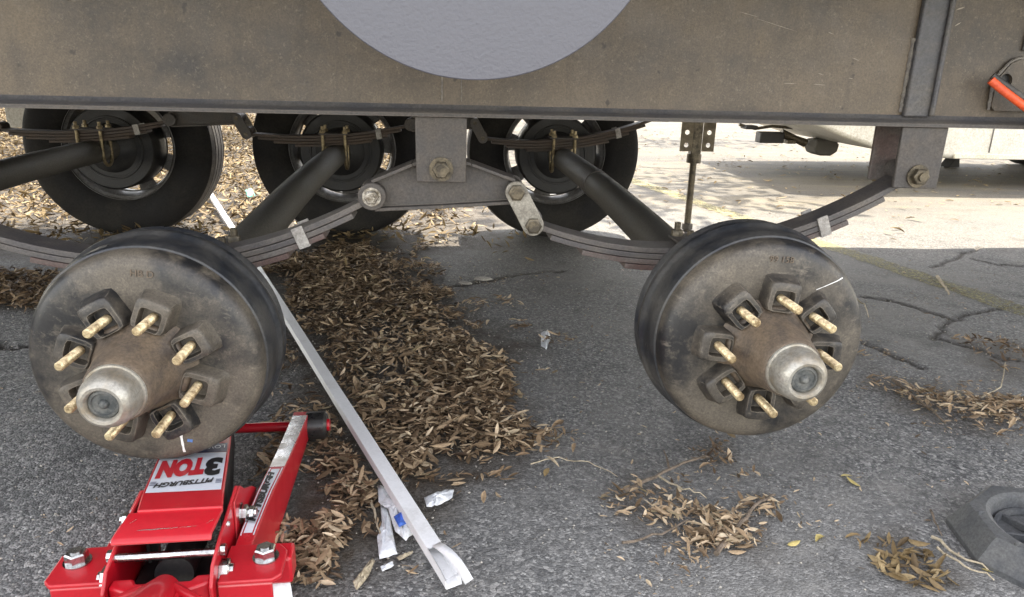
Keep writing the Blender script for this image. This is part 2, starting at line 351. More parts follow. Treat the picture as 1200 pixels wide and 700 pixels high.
# leaf drifts, outlined on the ground
PILE = gp((300, 296), (500, 290), (524, 330), (566, 372), (632, 402), (612, 440), (622, 525), (578, 565), (528, 595), (515, 628), (475, 668), (425, 714), (284, 714), (296, 640), (328, 545), (322, 470), (318, 380), (292, 330))
PILE_GAP = gp((458, 385), (476, 388), (482, 430), (464, 452), (452, 440))
SIDE = gp((-60, 305), (70, 318), (72, 345), (60, 360), (-60, 368))
FAR = [(-2.6, 2.72), (-.2, 2.80), (.30, 3.0), (.38, 3.6), (.22, 5), (.1, 7), (0, 11), (-7.2, 11.5), (-4, 5.4)]
PATCH_B = gp((712, 585), (740, 560), (800, 575), (835, 590), (900, 575), (905, 605), (880, 650), (830, 660), (790, 640), (720, 630), (706, 605))
PATCH_BW = gp((680, 560), (740, 535), (860, 540), (930, 580), (925, 640), (880, 680), (800, 690), (700, 650))
PATCH_CW = gp((985, 400), (1080, 425), (1220, 450), (1225, 530), (1150, 540), (1060, 525), (1000, 480))
PATCH_B2 = gp((800, 530), (850, 512), (860, 545), (822, 555))
PATCH_C = gp((1000, 420), (1060, 440), (1120, 458), (1190, 470), (1215, 500), (1170, 512), (1100, 505), (1040, 478), (1005, 450))
PATCH_D = gp((1020, 640), (1060, 625), (1105, 650), (1120, 690), (1075, 700), (1040, 668))
PATCH_E = gp((985, 560), (1012, 556), (1018, 574), (992, 578))
PATCH_F = gp((1120, 395), (1210, 405), (1215, 445), (1150, 440))

# ------------------------------------------------------------------ ground: one sheet, fine where the camera looks
def gz(x, y): return .007*(vnoise(x+50, y+50, 2.3)-.5)+.003*(vnoise(x+9, y+3, 9)-.5)
def build_ground():
    def axis(lo, hi, step, far):
        core = np.arange(lo, hi+1e-6, step); g = step*2; L = [lo]; 
        while L[-1] > -far: L.append(L[-1]-g); g *= 1.35
        g = step*2; R_ = [hi]
        while R_[-1] < far: R_.append(R_[-1]+g); g *= 1.35
        return np.concatenate([np.array(L[1:])[::-1], core, np.array(R_[1:])])
    xs = axis(-2.0, 2.7, .0105, 400); ys = axis(.55, 3.9, .0105, 400)
    X, Y = np.meshgrid(xs, ys); x = X.ravel(); y = Y.ravel()
    z = gz(x, y)
    cr = np.zeros_like(x)
    cracks = [[(1008, 346), (1035, 350), (1060, 356), (1090, 365), (1118, 374)], [(1118, 374), (1140, 366), (1185, 361), (1215, 356)], [(1118, 374), (1104, 384), (1092, 397)],
              [(1092, 313), (1110, 307), (1128, 298), (1150, 290)], [(1140, 303), (1170, 310), (1215, 314)], [(1092, 397), (1130, 404), (1175, 420), (1215, 424)], [(1010, 402), (1050, 420), (1082, 432)],
              [(-10, 404), (20, 409), (60, 400)], [(515, 338), (560, 331), (605, 322), (660, 318)], [(1085, 322), (1110, 335), (1132, 345)]]
    for c in cracks:
        P = [gnd(*p) for p in c]; pts = []
        for a, b in zip(P, P[1:]):
            for t in np.linspace(0, 1, 7)[:-1]:
                q = a.lerp(b, t); pts.append((q.x+random.uniform(-.008, .008), q.y+random.uniform(-.014, .014)))
        pts.append((P[-1].x, P[-1].y))
        for a, b in zip(pts, pts[1:]):
            a = np.array(a); b = np.array(b); ab = b-a; sel = (np.abs(x-a[0]) < .12) & (np.abs(y-a[1]) < .2)
            if not sel.any(): continue
            t = np.clip(((x[sel]-a[0])*ab[0]+(y[sel]-a[1])*ab[1])/(ab@ab), 0, 1)
            d = np.hypot(x[sel]-a[0]-t*ab[0], y[sel]-a[1]-t*ab[1]); wv = np.clip(1.15-d/.012, 0, 1)
            cr[sel] = np.maximum(cr[sel], wv)
    z -= .009*cr
    mul = np.zeros_like(x)
    for poly, soft, amt in ((PILE, .12, 1), (SIDE, .06, .9), (PATCH_B, .05, .45), (PATCH_B2, .03, .5), (PATCH_C, .06, .5), (PATCH_D, .04, .6), (PATCH_F, .05, .5), (FAR, .15, 1)):
        px = np.array(poly); sel = (x > px[:, 0].min()-.2) & (x < px[:, 0].max()+.2) & (y > px[:, 1].min()-.2) & (y < px[:, 1].max()+.2)
        d = edist(x[sel], y[sel], poly); i = inside(x[sel], y[sel], poly); sdv = np.where(i, d, -d)
        sdv = sdv+(vnoise(x[sel], y[sel], 14)-.5)*.09
        mul[sel] = np.maximum(mul[sel], amt*np.clip(sdv/soft+.35, 0, 1))
    mul = np.maximum(mul, cr*.95)
    mul *= (.55+.45*vnoise(x+2, y+8, 40))
    dust = np.clip((x-.05)/.9+.35, .12, 1)*np.clip(1.62-.29*y, .18, 1)  # dust thins with distance, toning down sun glare in the colour
    me = bpy.data.meshes.new('ground'); nx, ny = len(xs), len(ys)
    me.vertices.add(nx*ny); me.vertices.foreach_set('co', np.stack([x, y, z], 1).ravel())
    I, J = np.meshgrid(np.arange(nx-1), np.arange(ny-1)); a = (J*nx+I).ravel(); q = np.stack([a, a+1, a+nx+1, a+nx], 1)
    me.loops.add(q.size); me.loops.foreach_set('vertex_index', q.ravel()); me.polygons.add(len(q))
    me.polygons.foreach_set('loop_start', np.arange(0, q.size, 4)); me.polygons.foreach_set('use_smooth', np.ones(len(q), bool))
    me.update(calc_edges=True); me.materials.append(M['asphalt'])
    at = me.attributes.new('wear_tone', 'FLOAT_COLOR', 'POINT'); at.data.foreach_set('color', np.stack([mul, dust, np.clip((y-2.2+1.2*(vnoise(x+70, y+20, .9)-.5))/2.4, 0, .95), np.ones_like(x)], 1).ravel())  # third channel darkens the far ground where the sun would clip
    o = bpy.data.objects.new('ground', me); COL.objects.link(o); o['kind'] = 'structure'
build_ground()
mb = MB(); n = 400; K = 4
la, lb = Vector((1.70, 3.25)), Vector((1.955, 2.02)); dv = (lb-la).normalized(); nv = Vector((-dv.y, dv.x))
pa = la-dv*9; vs = []
for i in range(n+1):
    p = pa+dv*(15*i/n); w0_, w1_ = .056+random.uniform(-.010, .010), .056+random.uniform(-.010, .010)
    for k in range(K+1):
        o_ = -w0_+(w0_+w1_)*k/K; X_, Y_ = p.x+nv.x*o_, p.y+nv.y*o_; vs.append((X_, Y_, float(gz(np.array([X_]), np.array([Y_]))[0])+.0022))
mb.add(vs, [(i*(K+1)+k, i*(K+1)+k+1, (i+1)*(K+1)+k+1, (i+1)*(K+1)+k) for i in range(n) for k in range(K)])
o = obj('parking_line', mb, 'paint', smooth=0); o['kind'] = 'structure'

# ------------------------------------------------------------------ leaves
def leaf_cloud(name, pos, yaw, tilt, roll, L, W, mat, label=None):
    n = len(pos)
    u = np.array([0, .2, .5, .8, 1.0]); hw = np.array([.08, .72, 1.0, .62, .05])
    # 5 stations x 3 (left, mid, right)
    base = np.zeros((5, 3, 3)); base[:, :, 0] = (u-.5)[:, None]
    base[:, 0, 1] = hw*.5; base[:, 2, 1] = -hw*.5
    base = base.reshape(15, 3)
    curl = RNG.uniform(-.7, 1.1, n); bend = RNG.normal(.05, .45, n)*.35; side = RNG.normal(0, .22, n)
    P = np.zeros((n, 15, 3)); P[:, :, 0] = base[None, :, 0]*L[:, None]
    P[:, :, 1] = base[None, :, 1]*W[:, None] + side[:, None]*L[:, None]*(base[None, :, 0]**2)
    P[:, :, 2] = np.abs(base[None, :, 1])*W[:, None]*curl[:, None] + (base[None, :, 0]**2*4)*L[:, None]*bend[:, None]*.25
    def rot(P, a, i, j):
        c = np.cos(a)[:, None]; s = np.sin(a)[:, None]; p = P[:, :, i].copy(); q = P[:, :, j].copy(); P[:, :, i] = c*p-s*q; P[:, :, j] = s*p+c*q
    rot(P, roll, 1, 2); rot(P, tilt, 0, 2); rot(P, yaw, 0, 1)
    mn = P[:, :, 2].min(1); P += pos[:, None, :]; P[:, :, 2] -= np.minimum(mn, 0)[:, None]*.75
    tri = []
    for k in range(4):
        for h in range(2):
            a = k*3+h; tri += [(a, a+3, a+4, a+1)]
    tri = np.array(tri); F = (np.arange(n)*15)[:, None, None]+tri[None]; F = F.reshape(-1, 4)
    me = bpy.data.meshes.new(name); me.vertices.add(n*15); me.vertices.foreach_set('co', P.reshape(-1))
    me.loops.add(F.size); me.loops.foreach_set('vertex_index', F.ravel()); me.polygons.add(len(F))
    me.polygons.foreach_set('loop_start', np.arange(0, F.size, 4)); me.polygons.foreach_set('use_smooth', np.ones(len(F), bool))
    me.update(calc_edges=True); me.materials.append(M[mat])
    o = bpy.data.objects.new(name, me); COL.objects.link(o)
    return o
def scatter(poly, count, soft=.08, thr=.0, rag=.16, gap=None):
    P = np.array(poly); lo = P.min(0)-.12; hi = P.max(0)+.12; out = np.zeros((0, 3))
    while len(out) < count:
        q = RNG.random((count*3, 2))*(hi-lo)+lo; x, y = q[:, 0], q[:, 1]
        d = edist(x, y, poly); s = np.where(inside(x, y, poly), d, -d) + (vnoise(x+3, y+7, 9)-.5)*rag + (vnoise(x, y, 28)-.5)*rag*.5
        if gap is not None:
            dg = edist(x, y, gap); sg = np.where(inside(x, y, gap), -dg, dg)-(vnoise(x+13, y+1, 12)-.5)*.08; s = np.minimum(s, sg)
        p = np.clip(s/soft, 0, 1)*(thr+(1-thr)*vnoise(x+31, y+17, 6)**1.2); k = RNG.random(len(x)) < p
        out = np.concatenate([out, np.stack([x, y, np.clip(s, 0, .25)], 1)[k]])
    return out[:count]
def litter(label, poly, count, mat, L=(.030, .058), asp=(.19, .33), height=.03, soft=.08, thr=.2, rag=.16, tilt=.35, gap=None, name='leaf_litter'):
    q = scatter(poly, count, soft, thr, rag, gap); n = len(q)
    if name == 'leaf_litter':                            # the pole presses the leaves under it down
        a = np.array(gnd(531, 678, .03)[:2]); b = np.array(gnd(245, 225, .03)[:2]); ab = b-a; t = np.clip(((q[:, :2]-a)@ab)/(ab@ab), 0, 1); q = q[np.hypot(*(q[:, :2]-a-t[:, None]*ab).T) > .030]; n = len(q)
    z = RNG.random(n)**1.3*height*np.clip(q[:, 2]/.09, .08, 1)+.004
    Ls = L[0]+(L[1]-L[0])*RNG.random(n)**1.4*(1+.35*(RNG.random(n) > .9)); Ls = Ls*np.where(RNG.random(n) < .25, .55, 1); Ws = Ls*RNG.uniform(*asp, n)
    o = leaf_cloud(name, np.stack([q[:, 0], q[:, 1], z], 1), RNG.uniform(0, 2*PI, n), RNG.normal(0, tilt, n), RNG.normal(0, tilt*1.2, n), Ls, Ws, mat)
    return tag(o, label, 'leaves', kind='stuff')
litter('thick drift of brown dry leaves on the asphalt beside and under the white pole', PILE, 12500, 'leaf_dark', L=(.016, .036), height=.022, thr=.3, soft=.15, rag=.30, tilt=.2, gap=PILE_GAP)
litter('tan curled leaves lying on top of the drift along the white pole', PILE, 6500, 'leaf', L=(.018, .040), height=.028, thr=.15, soft=.2, rag=.36, tilt=.26)
_c = np.mean(np.array(PILE), 0); PILE_WIDE = [(_c[0]+(a-_c[0])*1.22+.02, _c[1]+(b-_c[1])*1.05) for a, b in PILE]
litter('loose leaves thinning out over the asphalt around the big drift', PILE_WIDE, 1500, 'leaf', L=(.014, .034), height=.006, thr=.1, soft=.25, rag=.5, tilt=.15)
litter('dark band of leaves under the spring left of the left brake drum', SIDE, 2000, 'leaf_dark', L=(.018, .04), height=.02, thr=.5)
litter('sunlit carpet of pale dry leaves beyond the far wheels at left', FAR, 52000, 'leaf_pale', L=(.028, .062), height=.04, thr=.5, soft=.5, rag=.5, tilt=.4)
litter('small clump of pale leaves and bits on bare asphalt in front of the right drum', PATCH_B, 400, 'leaf', L=(.012, .034), height=.014, thr=.12, soft=.07, rag=.18, tilt=.25)
litter('leaf crumbs and small stems spread thinly around the small clump', PATCH_BW, 260, 'leaf', L=(.006, .022), height=.004, thr=.2, soft=.12, rag=.2, tilt=.15)
litter('leaf crumbs spread thinly around the right leaf patch', PATCH_CW, 420, 'leaf', L=(.006, .022), height=.004, thr=.2, soft=.12, rag=.2, tilt=.15)
litter('crumbled dark leaf bits between the right drum and the small clump', PATCH_B2, 60, 'leaf_dark', L=(.012, .03), height=.006, thr=.3, soft=.03, rag=.05)
FARR = [(.5, 3.15), (2.2, 3.2), (4.5, 4.4), (6.5, 7.5), (6, 10), (.6, 10), (.45, 5)]
litter('loose pale leaves sprinkled over the sunlit lot at right', FARR, 1500, 'leaf_pale', L=(.025, .06), height=.004, thr=.02, soft=.3, rag=.6, tilt=.15)
litter('leaf patch on the asphalt right of the right brake drum', PATCH_C, 560, 'leaf', L=(.014, .036), height=.012, thr=.12, soft=.09, rag=.22, tilt=.22)
litter('thin scatter of leaf bits left of the black plastic pad', PATCH_D, 110, 'leaf_pale', L=(.015, .038), height=.010, thr=.3, soft=.04, rag=.06)
litter('dirt and leaf crumbs around the cracks at the right edge', PATCH_F, 140, 'leaf_dark', L=(.012, .03), height=.006, thr=.3, soft=.05, rag=.1)
q = gp((300, 300), (1250, 300), (1250, 710), (-50, 710), (-50, 380), (300, 380))
litter('tiny leaf crumbs strewn thinly over the shaded asphalt', q, 900, 'leaf', L=(.005, .017), height=.002, thr=.05, soft=.2, rag=.2, tilt=.12, name='leaf_crumbs')
# grit
def grit():
    n = 3800; poly = gp((-60, 310), (1260, 310), (1260, 715), (-60, 715)); q = scatter(poly, n, .1, .5, .1); r = RNG.uniform(.0009, .0028, n)
    oc = np.array([(1, 0, 0), (-1, 0, 0), (0, 1, 0), (0, -1, 0), (0, 0, 1), (0, 0, -1)]); tri = np.array([(0, 2, 4), (2, 1, 4), (1, 3, 4), (3, 0, 4), (2, 0, 5), (1, 2, 5), (3, 1, 5), (0, 3, 5)])
    P = oc[None]*r[:, None, None]*RNG.uniform(.6, 1.2, (n, 6, 1)); P[:, :, :2] += q[:, None, :2]; P[:, :, 2] += r[:, None]*.5
    F = ((np.arange(n)*6)[:, None, None]+tri[None]).reshape(-1, 3)
    me = bpy.data.meshes.new('grit'); me.from_pydata(P.reshape(-1, 3).tolist(), [], F.tolist()); me.materials.append(M['pale_stone'])
    o = bpy.data.objects.new('grit', me); COL.objects.link(o); tag(o, 'loose pale grit scattered over the asphalt', 'grit', kind='stuff')
grit()

# ------------------------------------------------------------------ the big trailer
TY = 2.16
trailer = thing('travel_trailer', 'large trailer with its near wheels removed, steel frame and brake drums close up', 'trailer', (0, TY, 0))
def T(x, y, z): return (x, y-TY, z)
HUBX = (.494, -.421, -1.336); HUBZ = (.333, .316, .325); FARX = HUBX; FARZ = .377
YS, YSF = 1.32, 3.00         # spring centre lines, near and far
BZ = .645                    # underside of the frame beam

# frame beams
def beam(y, near):
    s = -1 if near else 1
    mb = MB(); x0, x1 = -4.6, 4.2
    web = MB(); web.box((0, 0, .145), (x1-x0, .012, .27))
    o = obj('frame_beam', web, 'beam', trailer, T((x0+x1)/2, y, BZ))
    fl = MB(); h = (x1-x0)/2; yo = s*.032; yi = -s*.07
    prof = [(yo, 0.0), (yo, .006), (yo*.9, .0080), (yo*.55, .0095), (yo*.36, .0125), (s*.0075, .0185), (-s*.0075, .0185), (-s*.012, .012), (yi, .009), (yi, 0.0)]
    if not near: prof = prof
    fl.prism(prof, -h, h, 'x')
    f = obj('flange', fl, 'flange', o, (0, 0, 0), smooth=50)
    ed = MB(); ed.prism([(yo+s*.0002, -.0008), (yo+s*.0022, -.0004), (yo+s*.0022, .0052), (yo+s*.0002, .0058)], -h, h, 'x'); obj('flange_edge', ed, 'bracket', o)
    tp = MB(); tp.box((0, -s*.01, .286), (x1-x0, .12, .012)); obj('top_flange', tp, 'flange', o)
    return o
nb = beam(1.30, True); beam(YSF, False)
BX = (-4.6+4.2)/2            # local x offset of the beam
def onbeam(px, py, Y=1.29): p = aty(px, py, Y); return (p.x-BX, p.z-BZ)
# web stiffener, joint weld, gusset with hole, scratches
mb = MB(); c = .876-BX
mb.prism([(c-.044, .016), (c+.004, .016), (c+.004, .279), (c-.044, .279)], -.018, -.0065, 'y'); obj('stiffener', mb, 'flange', nb, bevel=.003)
mb = MB(); mb.prism([(c+.0, .018), (c+.009, .018), (c+.009, .279), (c+.0, .279)], -.026, -.0185, 'y'); obj('stiffener_lip', mb, 'flange', nb, bevel=.003)
def bead(pts, r, y=-.0065):
    mb = MB(); path = []
    for (a, b), (a2, b2) in zip(pts, pts[1:]):
        k = max(2, int(math.hypot(a2-a, b2-b)/.004))
        for i in range(k): t = i/k; path.append((a+(a2-a)*t+random.uniform(-.0006, .0006), y, b+(b2-b)*t+random.uniform(-.0006, .0006)))
    path.append((pts[-1][0], y, pts[-1][1])); mb.tube(path, [r*random.uniform(.75, 1.2) for _ in path], 7); return mb
for pts, r in (([(c-.046, .024), (c-.046, .15)], .0038), ([(c+.006, .024), (c+.006, .279)], .003), ([(-BX+.001, .024), (-BX+.001, .279)], .0018), ([(-BX+.034, .024), (-BX+.034, .279)], .0011)):
    obj('weld_bead', bead(pts, r), 'weld', nb)
g = [onbeam(*p) for p in ((1158, 132), (1152, 92), (1172, 64), (1185, 58))]
gx = g[0][0]
outl = [(gx, .030), (gx-.001, .083), (gx+.020, .112), (gx+.036, .120), (gx+.042, .279), (gx+.3, .279), (gx+.3, .030)]
hc = onbeam(1176, 95)
def plate_with_hole(outer, c, r, y0, y1, n=20):
    mb = MB(); m_ = len(outer); hole = [(c[0]+r*math.cos(2*PI*i/n), c[1]+r*math.sin(2*PI*i/n)) for i in range(n)]
    # connect each hole point to an outline ring resampled by angle
    ring = []
    for i in range(n):
        a = 2*PI*i/n; d = (math.cos(a), math.sin(a)); best = None
        for k in range(m_):
            (x1, y1_), (x2, y2_) = outer[k], outer[(k+1) % m_]; ex, ey = x2-x1, y2_-y1_; den = d[0]*ey-d[1]*ex
            if abs(den) < 1e-9: continue
            t = ((x1-c[0])*ey-(y1_-c[1])*ex)/den; s_ = ((x1-c[0])*d[1]-(y1_-c[1])*d[0])/den
            if t > 0 and -1e-6 <= s_ <= 1+1e-6 and (best is None or t < best): best = t
        ring.append((c[0]+d[0]*best, c[1]+d[1]*best))
    vs = [(a, y0, b) for a, b in hole]+[(a, y0, b) for a, b in ring]+[(a, y1, b) for a, b in hole]+[(a, y1, b) for a, b in ring]; fs = []
    for i in range(n):
        j = (i+1) % n; fs += [(i, j, n+j, n+i), (2*n+i, 3*n+i, 3*n+j, 2*n+j), (i, 2*n+i, 2*n+j, j), (n+i, n+j, 3*n+j, 3*n+i)]
    return mb.add(vs, fs)
outl = [(gx, .030), (gx-.001, .083), (gx+.020, .112), (gx+.036, .120), (gx+.15, .120), (gx+.15, .030)]
obj('gusset', plate_with_hole(outl, hc, .0125, -.0155, -.0065, 36), 'beam', nb)
mb = MB(); mb.lathe([(.0, -.0068), (.0135, -.0068), (.0135, -.0066), (0, -.0066)], 18); obj('hole_shadow_plug', mb, 'black', nb, (hc[0], 0, hc[1])).name = 'hole_shade_disc'  # black disc stands in for the shade inside the hole
obj('weld_bead', bead([(gx-.002, .032), (gx-.003, .084), (gx+.019, .114), (gx+.036, .122), (gx+.15, .122)], .0032, -.011), 'weld', nb)
mb = MB(); mb.prism([(gx+.040, .135), (gx+.3, .135), (gx+.3, .279), (gx+.040, .279)], -.012, -.0065, 'y'); obj('doubler_plate', mb, 'flange', nb, bevel=.002)
for (x1, y1, x2, y2, w_) in ((1122, 12, 1132, 8, .0028), (1120, 31, 1128, 26, .002), (868, 14, 890, 20, .0008), (888, 22, 935, 37, .0008), (1000, 68, 1008, 71, .0014), (955, 99, 968, 100, .0012), (920, 98, 935, 98, .0012), (960, 86, 966, 88, .0013), (996, 92, 1001, 92, .0012), (972, 38, 978, 40, .001)):
    a = onbeam(x1, y1); b = onbeam(x2, y2); dx, dz = b[0]-a[0], b[1]-a[1]; L_ = math.hypot(dx, dz); nx, nz = -dz/L_*w_/2, dx/L_*w_/2
    mb = MB(); pts = []
    for t, q in ((0, .2), (.3, 1), (.6, .7), (1, .1)): pts.append((a[0]+dx*t+nx*q, a[1]+dz*t+nz*q))
    for t, q in ((1, .1), (.7, .9), (.4, .6), (0, .2)): pts.append((a[0]+dx*t-nx*q, a[1]+dz*t-nz*q))
    mb.prism(pts, -.0068, -.0062, 'y'); obj('scratch', mb, 'scratch', nb, smooth=0)

# orange and black cables out of the gusset hole
p0 = aty(1161, 94, 1.265); p1 = aty(1202, 126, 1.24)
d_ = p1-p0
mb = MB(); mb.tube([p0-Vector((0, TY, 0)), p0+d_*.35+Vector((0, -TY, -.001)), p1-Vector((0, TY, 0)), p1+d_*1.0+Vector((0, -TY, .008)), p1+d_*2.2+Vector((0, -TY+.03, .09))],   .0072, 12, sq=.9); obj('cable', mb, 'orange', trailer)['label'] = 'blunt ended orange cable'
hw_ = Vector((hc[0]+BX, 1.29, hc[1]+BZ)); q0 = aty(1163, 89, 1.268); q1 = aty(1203, 118, 1.243); d2 = q1-q0
mb = MB(); mb.tube([v-Vector((0, TY, 0)) for v in (q0, q0+d2*.4, q1, q1+d2*1.0+Vector((0, 0, .008)), q1+d2*2.2+Vector((0, .03, .09)))], .0058, 12, sq=.9); obj('cable', mb, 'cable_black', trailer)['label'] = 'black cable beside the orange one'

# grey skirt lobe between the wheel openings, with the side wall above the frame edge
a_, b_, c_ = aty(383, 0, .87), aty(735, 0, .87), aty(545, 95, .87)
rr = .217; cx = .036; cz = c_.z+rr+.001
pts = [(cx+rr*math.cos(a), cz+rr*math.sin(a)) for a in np.linspace(-PI*1.02, PI*.02, 72)]
pts += [(cx+rr+.12, 1.16), (cx-rr-.12, 1.16)]
mb = MB(); mb.prism(pts, 0, .005, 'y'); sk = obj('skirt_lobe', mb, 'gel', trailer, T(0, .868, 0), bevel=.0012)
mb = MB(); mb.box((0, 0, 0), (9.2, .05, 2.1)); obj('side_wall', mb, 'white_body', trailer, T(-.2, .92, 2.16))
mb = MB(); mb.box((0, 0, 0), (9.2, .05, 2.1)); obj('side_wall', mb, 'white_body', trailer, T(-.2, 3.375, 2.16))
mb = MB(); mb.box((0, 0, 0), (9.2, 2.44, .06)); obj('roof', mb, 'white_body', trailer, T(-.2, 2.165, 3.24))
for x_ in (-4.775, 4.375):
    mb = MB(); mb.box((0, 0, 0), (.05, 2.44, 2.1)); obj('end_wall', mb, 'white_body', trailer, T(x_, 2.165, 2.16))
mb = MB(); mb.box((0, 0, 0), (9.0, 2.40, .05)); obj('floor_panel', mb, 'black', trailer, T(-.2, 2.165, .97))
mb = MB(); mb.box((0, 0, 0), (9.2, .02, .20)); obj('skirt_panel', mb, 'white_body', trailer, T(-.2, 3.395, 1.005))

# hangers
def hanger(x, y, s, mat='bracket'):
    mb = MB(); mb.prism([(-.043, -.112), (.043, -.112), (.044, -.001), (-.044, -.001)], s*.046, s*.038, 'y')
    o = obj('spring_hanger', mb, mat, trailer, T(x, y, BZ), bevel=.002)
    mb = MB(); mb.prism([(-.043, -.108), (.043, -.108), (.044, -.001), (-.044, -.001)], -s*.036, -s*.044, 'y'); obj('back_plate', mb, 'spring_red', o, bevel=.002)
    mb = MB(); mb.cyl((0, s*.047, -.089), (0, s*.050, -.089), .021, 20); mb.nut((0, s*.050, -.089), (0, s, 0), .0155, .012); mb.cyl((0, s*.062, -.089), (0, s*.066, -.089), .008, 12)
    mb.cyl((0, s*.045, -.089), (0, -s*.055, -.089), .008, 10); obj('pivot_bolt', mb, 'bolt', o)
    return o
hs = []
for k, x_ in enumerate((.873, -.001, -.915, -1.80)):
    for (y, s) in ((YS, -1), (YSF, 1)): hs.append(hanger(x_-(.07 if x_ == -.915 and s < 0 else 0), y, s))
# a brighter washer plate behind the bolt of the middle hanger
mb = MB(); mb.prism([(-.019, -.107), (.019, -.107), (.019, -.070), (-.019, -.070)], -.0475, -.0455, 'y'); obj('washer_plate', mb, 'bracket', hs[2], bevel=.001)

# equalisers and shackles
def equaliser(x, y, s):
    L, R_ = (-.122, -.140), (.131, -.128)
    out = stadium(L, L, .024, .024, 10)
    web = [(-.125, -.163), (-.10, -.165), (0, -.158), (.125, -.148), (.142, -.128), (.135, -.112), (.05, -.084), (.0, -.074), (-.05, -.086), (-.128, -.117)]
    mb = MB(); mb.prism(web, s*.013, -s*.013, 'y')
    # rims along the top and bottom edges
    def rim(a, b, t=.006):
        dx, dz = b[0]-a[0], b[1]-a[1]; L_ = math.hypot(dx, dz); nx, nz = -dz/L_*t/2, dx/L_*t/2
        mb.prism([(a[0]+nx, a[1]+nz), (b[0]+nx, b[1]+nz), (b[0]-nx, b[1]-nz), (a[0]-nx, a[1]-nz)], s*.030, -s*.030, 'y')
    rim((-.122, -.115), (-.051, -.0845)); rim((-.0505, -.0842), (0, -.072)); rim((.0005, -.072), (.051, -.0822)); rim((.0515, -.0824), (.130, -.110))
    rim((-.118, -.1645), (.0, -.158)); rim((.0005, -.158), (.122, -.1495))
    o = obj('equaliser', mb, 'bracket', trailer, T(x, y, BZ), bevel=.0012)
    mb = MB(); mb.tube([(L[0], s*.036, L[1]), (L[0], -s*.036, L[1])], .0245, 24); obj('eye_boss', mb, 'bracket', o, bevel=.002)
    mb = MB(); mb.tube([(R_[0], s*.032, R_[1]), (R_[0], -s*.032, R_[1])], .018, 20); obj('eye_boss', mb, 'bracket', o, bevel=.002)
    mb = MB(); mb.cyl((L[0], s*.0365, L[1]), (L[0], s*.039, L[1]), .0165, 20); mb.nut((L[0], s*.039, L[1]), (0, s, 0), .0125, .010); mb.cyl((L[0], s*.049, L[1]), (L[0], s*.054, L[1]), .0065, 12); obj('eye_bolt', mb, 'shiny_bolt', o)
    return o
def shackle(x, y, s, z=BZ):
    a = (.131, -.128); b = (.163, -.187)
    mb = MB(); mb.prism(stadium(a, b, .0195, .0195, 12), s*.046, s*.038, 'y'); o = obj('shackle', mb, 'galv', trailer, T(x, y, z), bevel=.0015)
    mb = MB(); mb.prism(stadium(a, b, .0195, .0195, 12), -s*.038, -s*.046, 'y'); obj('back_link', mb, 'bracket', o, bevel=.0015)
    for p in (a, b):
        mb = MB(); mb.nut((p[0], s*.0465, p[1]), (0, s, 0), .0150, .009); mb.cyl((p[0], s*.0555, p[1]), (p[0], s*.058, p[1]), .010, 14); mb.cyl((p[0], s*.045, p[1]), (p[0], -s*.05, p[1]), .008, 10); obj('shackle_bolt', mb, 'bolt', o)
    return o
for x_ in (0, -.915):
    for (y, s) in ((YS, -1), (YSF, 1)): xx_ = x_-(.07 if x_ and s < 0 else 0); equaliser(xx_, y, s); shackle(xx_, y, s)

# leaf springs: quadratic through left eye, seat over the axle, right eye (heights of the top of the main leaf)
def spring(xl, zl, xc, zc, xr, zr, y, s, far=False, w_=.060):
    A = np.array([[(xl-xc)**2, xl-xc], [(xr-xc)**2, xr-xc]]); qa, qb = np.linalg.solve(A, [zl-zc, zr-zc])
    fz = lambda x: qa*(x-xc)**2+qb*(x-xc)
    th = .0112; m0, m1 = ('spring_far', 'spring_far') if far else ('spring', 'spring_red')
    def leaf(x0, x1, k, wd):
        mb = MB(); N = 34; vs = []
        for i in range(N+1):
            x = x0+(x1-x0)*i/N; sl = 2*qa*(x-xc)+qb; nn = math.hypot(1, sl); nx, nz = -sl/nn, 1/nn
            zt = fz(x); o0 = -k*th-.0004*(k > 0); o1 = -(k+1)*th+.0009
            for yy, oo in ((-wd/2, o0), (wd/2, o0), (wd/2, o1), (-wd/2, o1)):
                vs.append((x-xc+nx*oo, yy, zt+nz*oo))
        fs = [(0, 3, 2, 1), (4*N, 4*N+1, 4*N+2, 4*N+3)]
        for i in range(N):
            for q in range(4): q2 = (q+1) % 4; fs.append((4*i+q, 4*i+q2, 4*i+4+q2, 4*i+4+q))
        return mb.add(vs, fs)
    o = obj('leaf_spring', leaf(xl, xr, 0, w_), m0, trailer, T(xc, y, zc), bevel=.0012)
    for x, z in ((xl, zl), (xr, zr)): mb = MB(); mb.tube([(x-xc, -w_/2, z-zc+.004), (x-xc, w_/2, z-zc+.004)], .0185, 18); obj('spring_eye', mb, m0, o, bevel=.0015)
    ext = [(.88, .86), (.70, .68), (.46, .46)]
    for k, (el, er) in enumerate(ext, 1):
        obj('leaf', leaf(xc-(xc-xl)*el, xc+(xr-xc)*er, k, w_-.001*k), m0 if k == 1 else m1, o, bevel=.0012)
    for t in (.60,):
        x = xc+(xr-xc)*.58 if t > 0 else xc+(xl-xc)*.62; ang = math.atan(2*qa*(x-xc)+qb)
        X = Matrix.Translation((x-xc, 0, fz(x)-.0145)) @ Matrix.Rotation(-ang, 4, 'Y')
        mb = MB()
        for c_, d in (((0, s*(w_/2+.002), 0), (.021, .004, .036)), ((0, -s*(w_/2+.002), 0), (.021, .004, .036)), ((0, 0, -.0195), (.021, w_+.008, .003))):
            mb.box((0, 0, 0), d, None); n0 = len(mb.v)-8
            for q in range(n0, n0+8): v = Vector(mb.v[q])+Vector(c_); mb.v[q] = tuple(X @ v)
        obj('spring_clip', mb, 'clip', o, bevel=.001)
    return o, fz
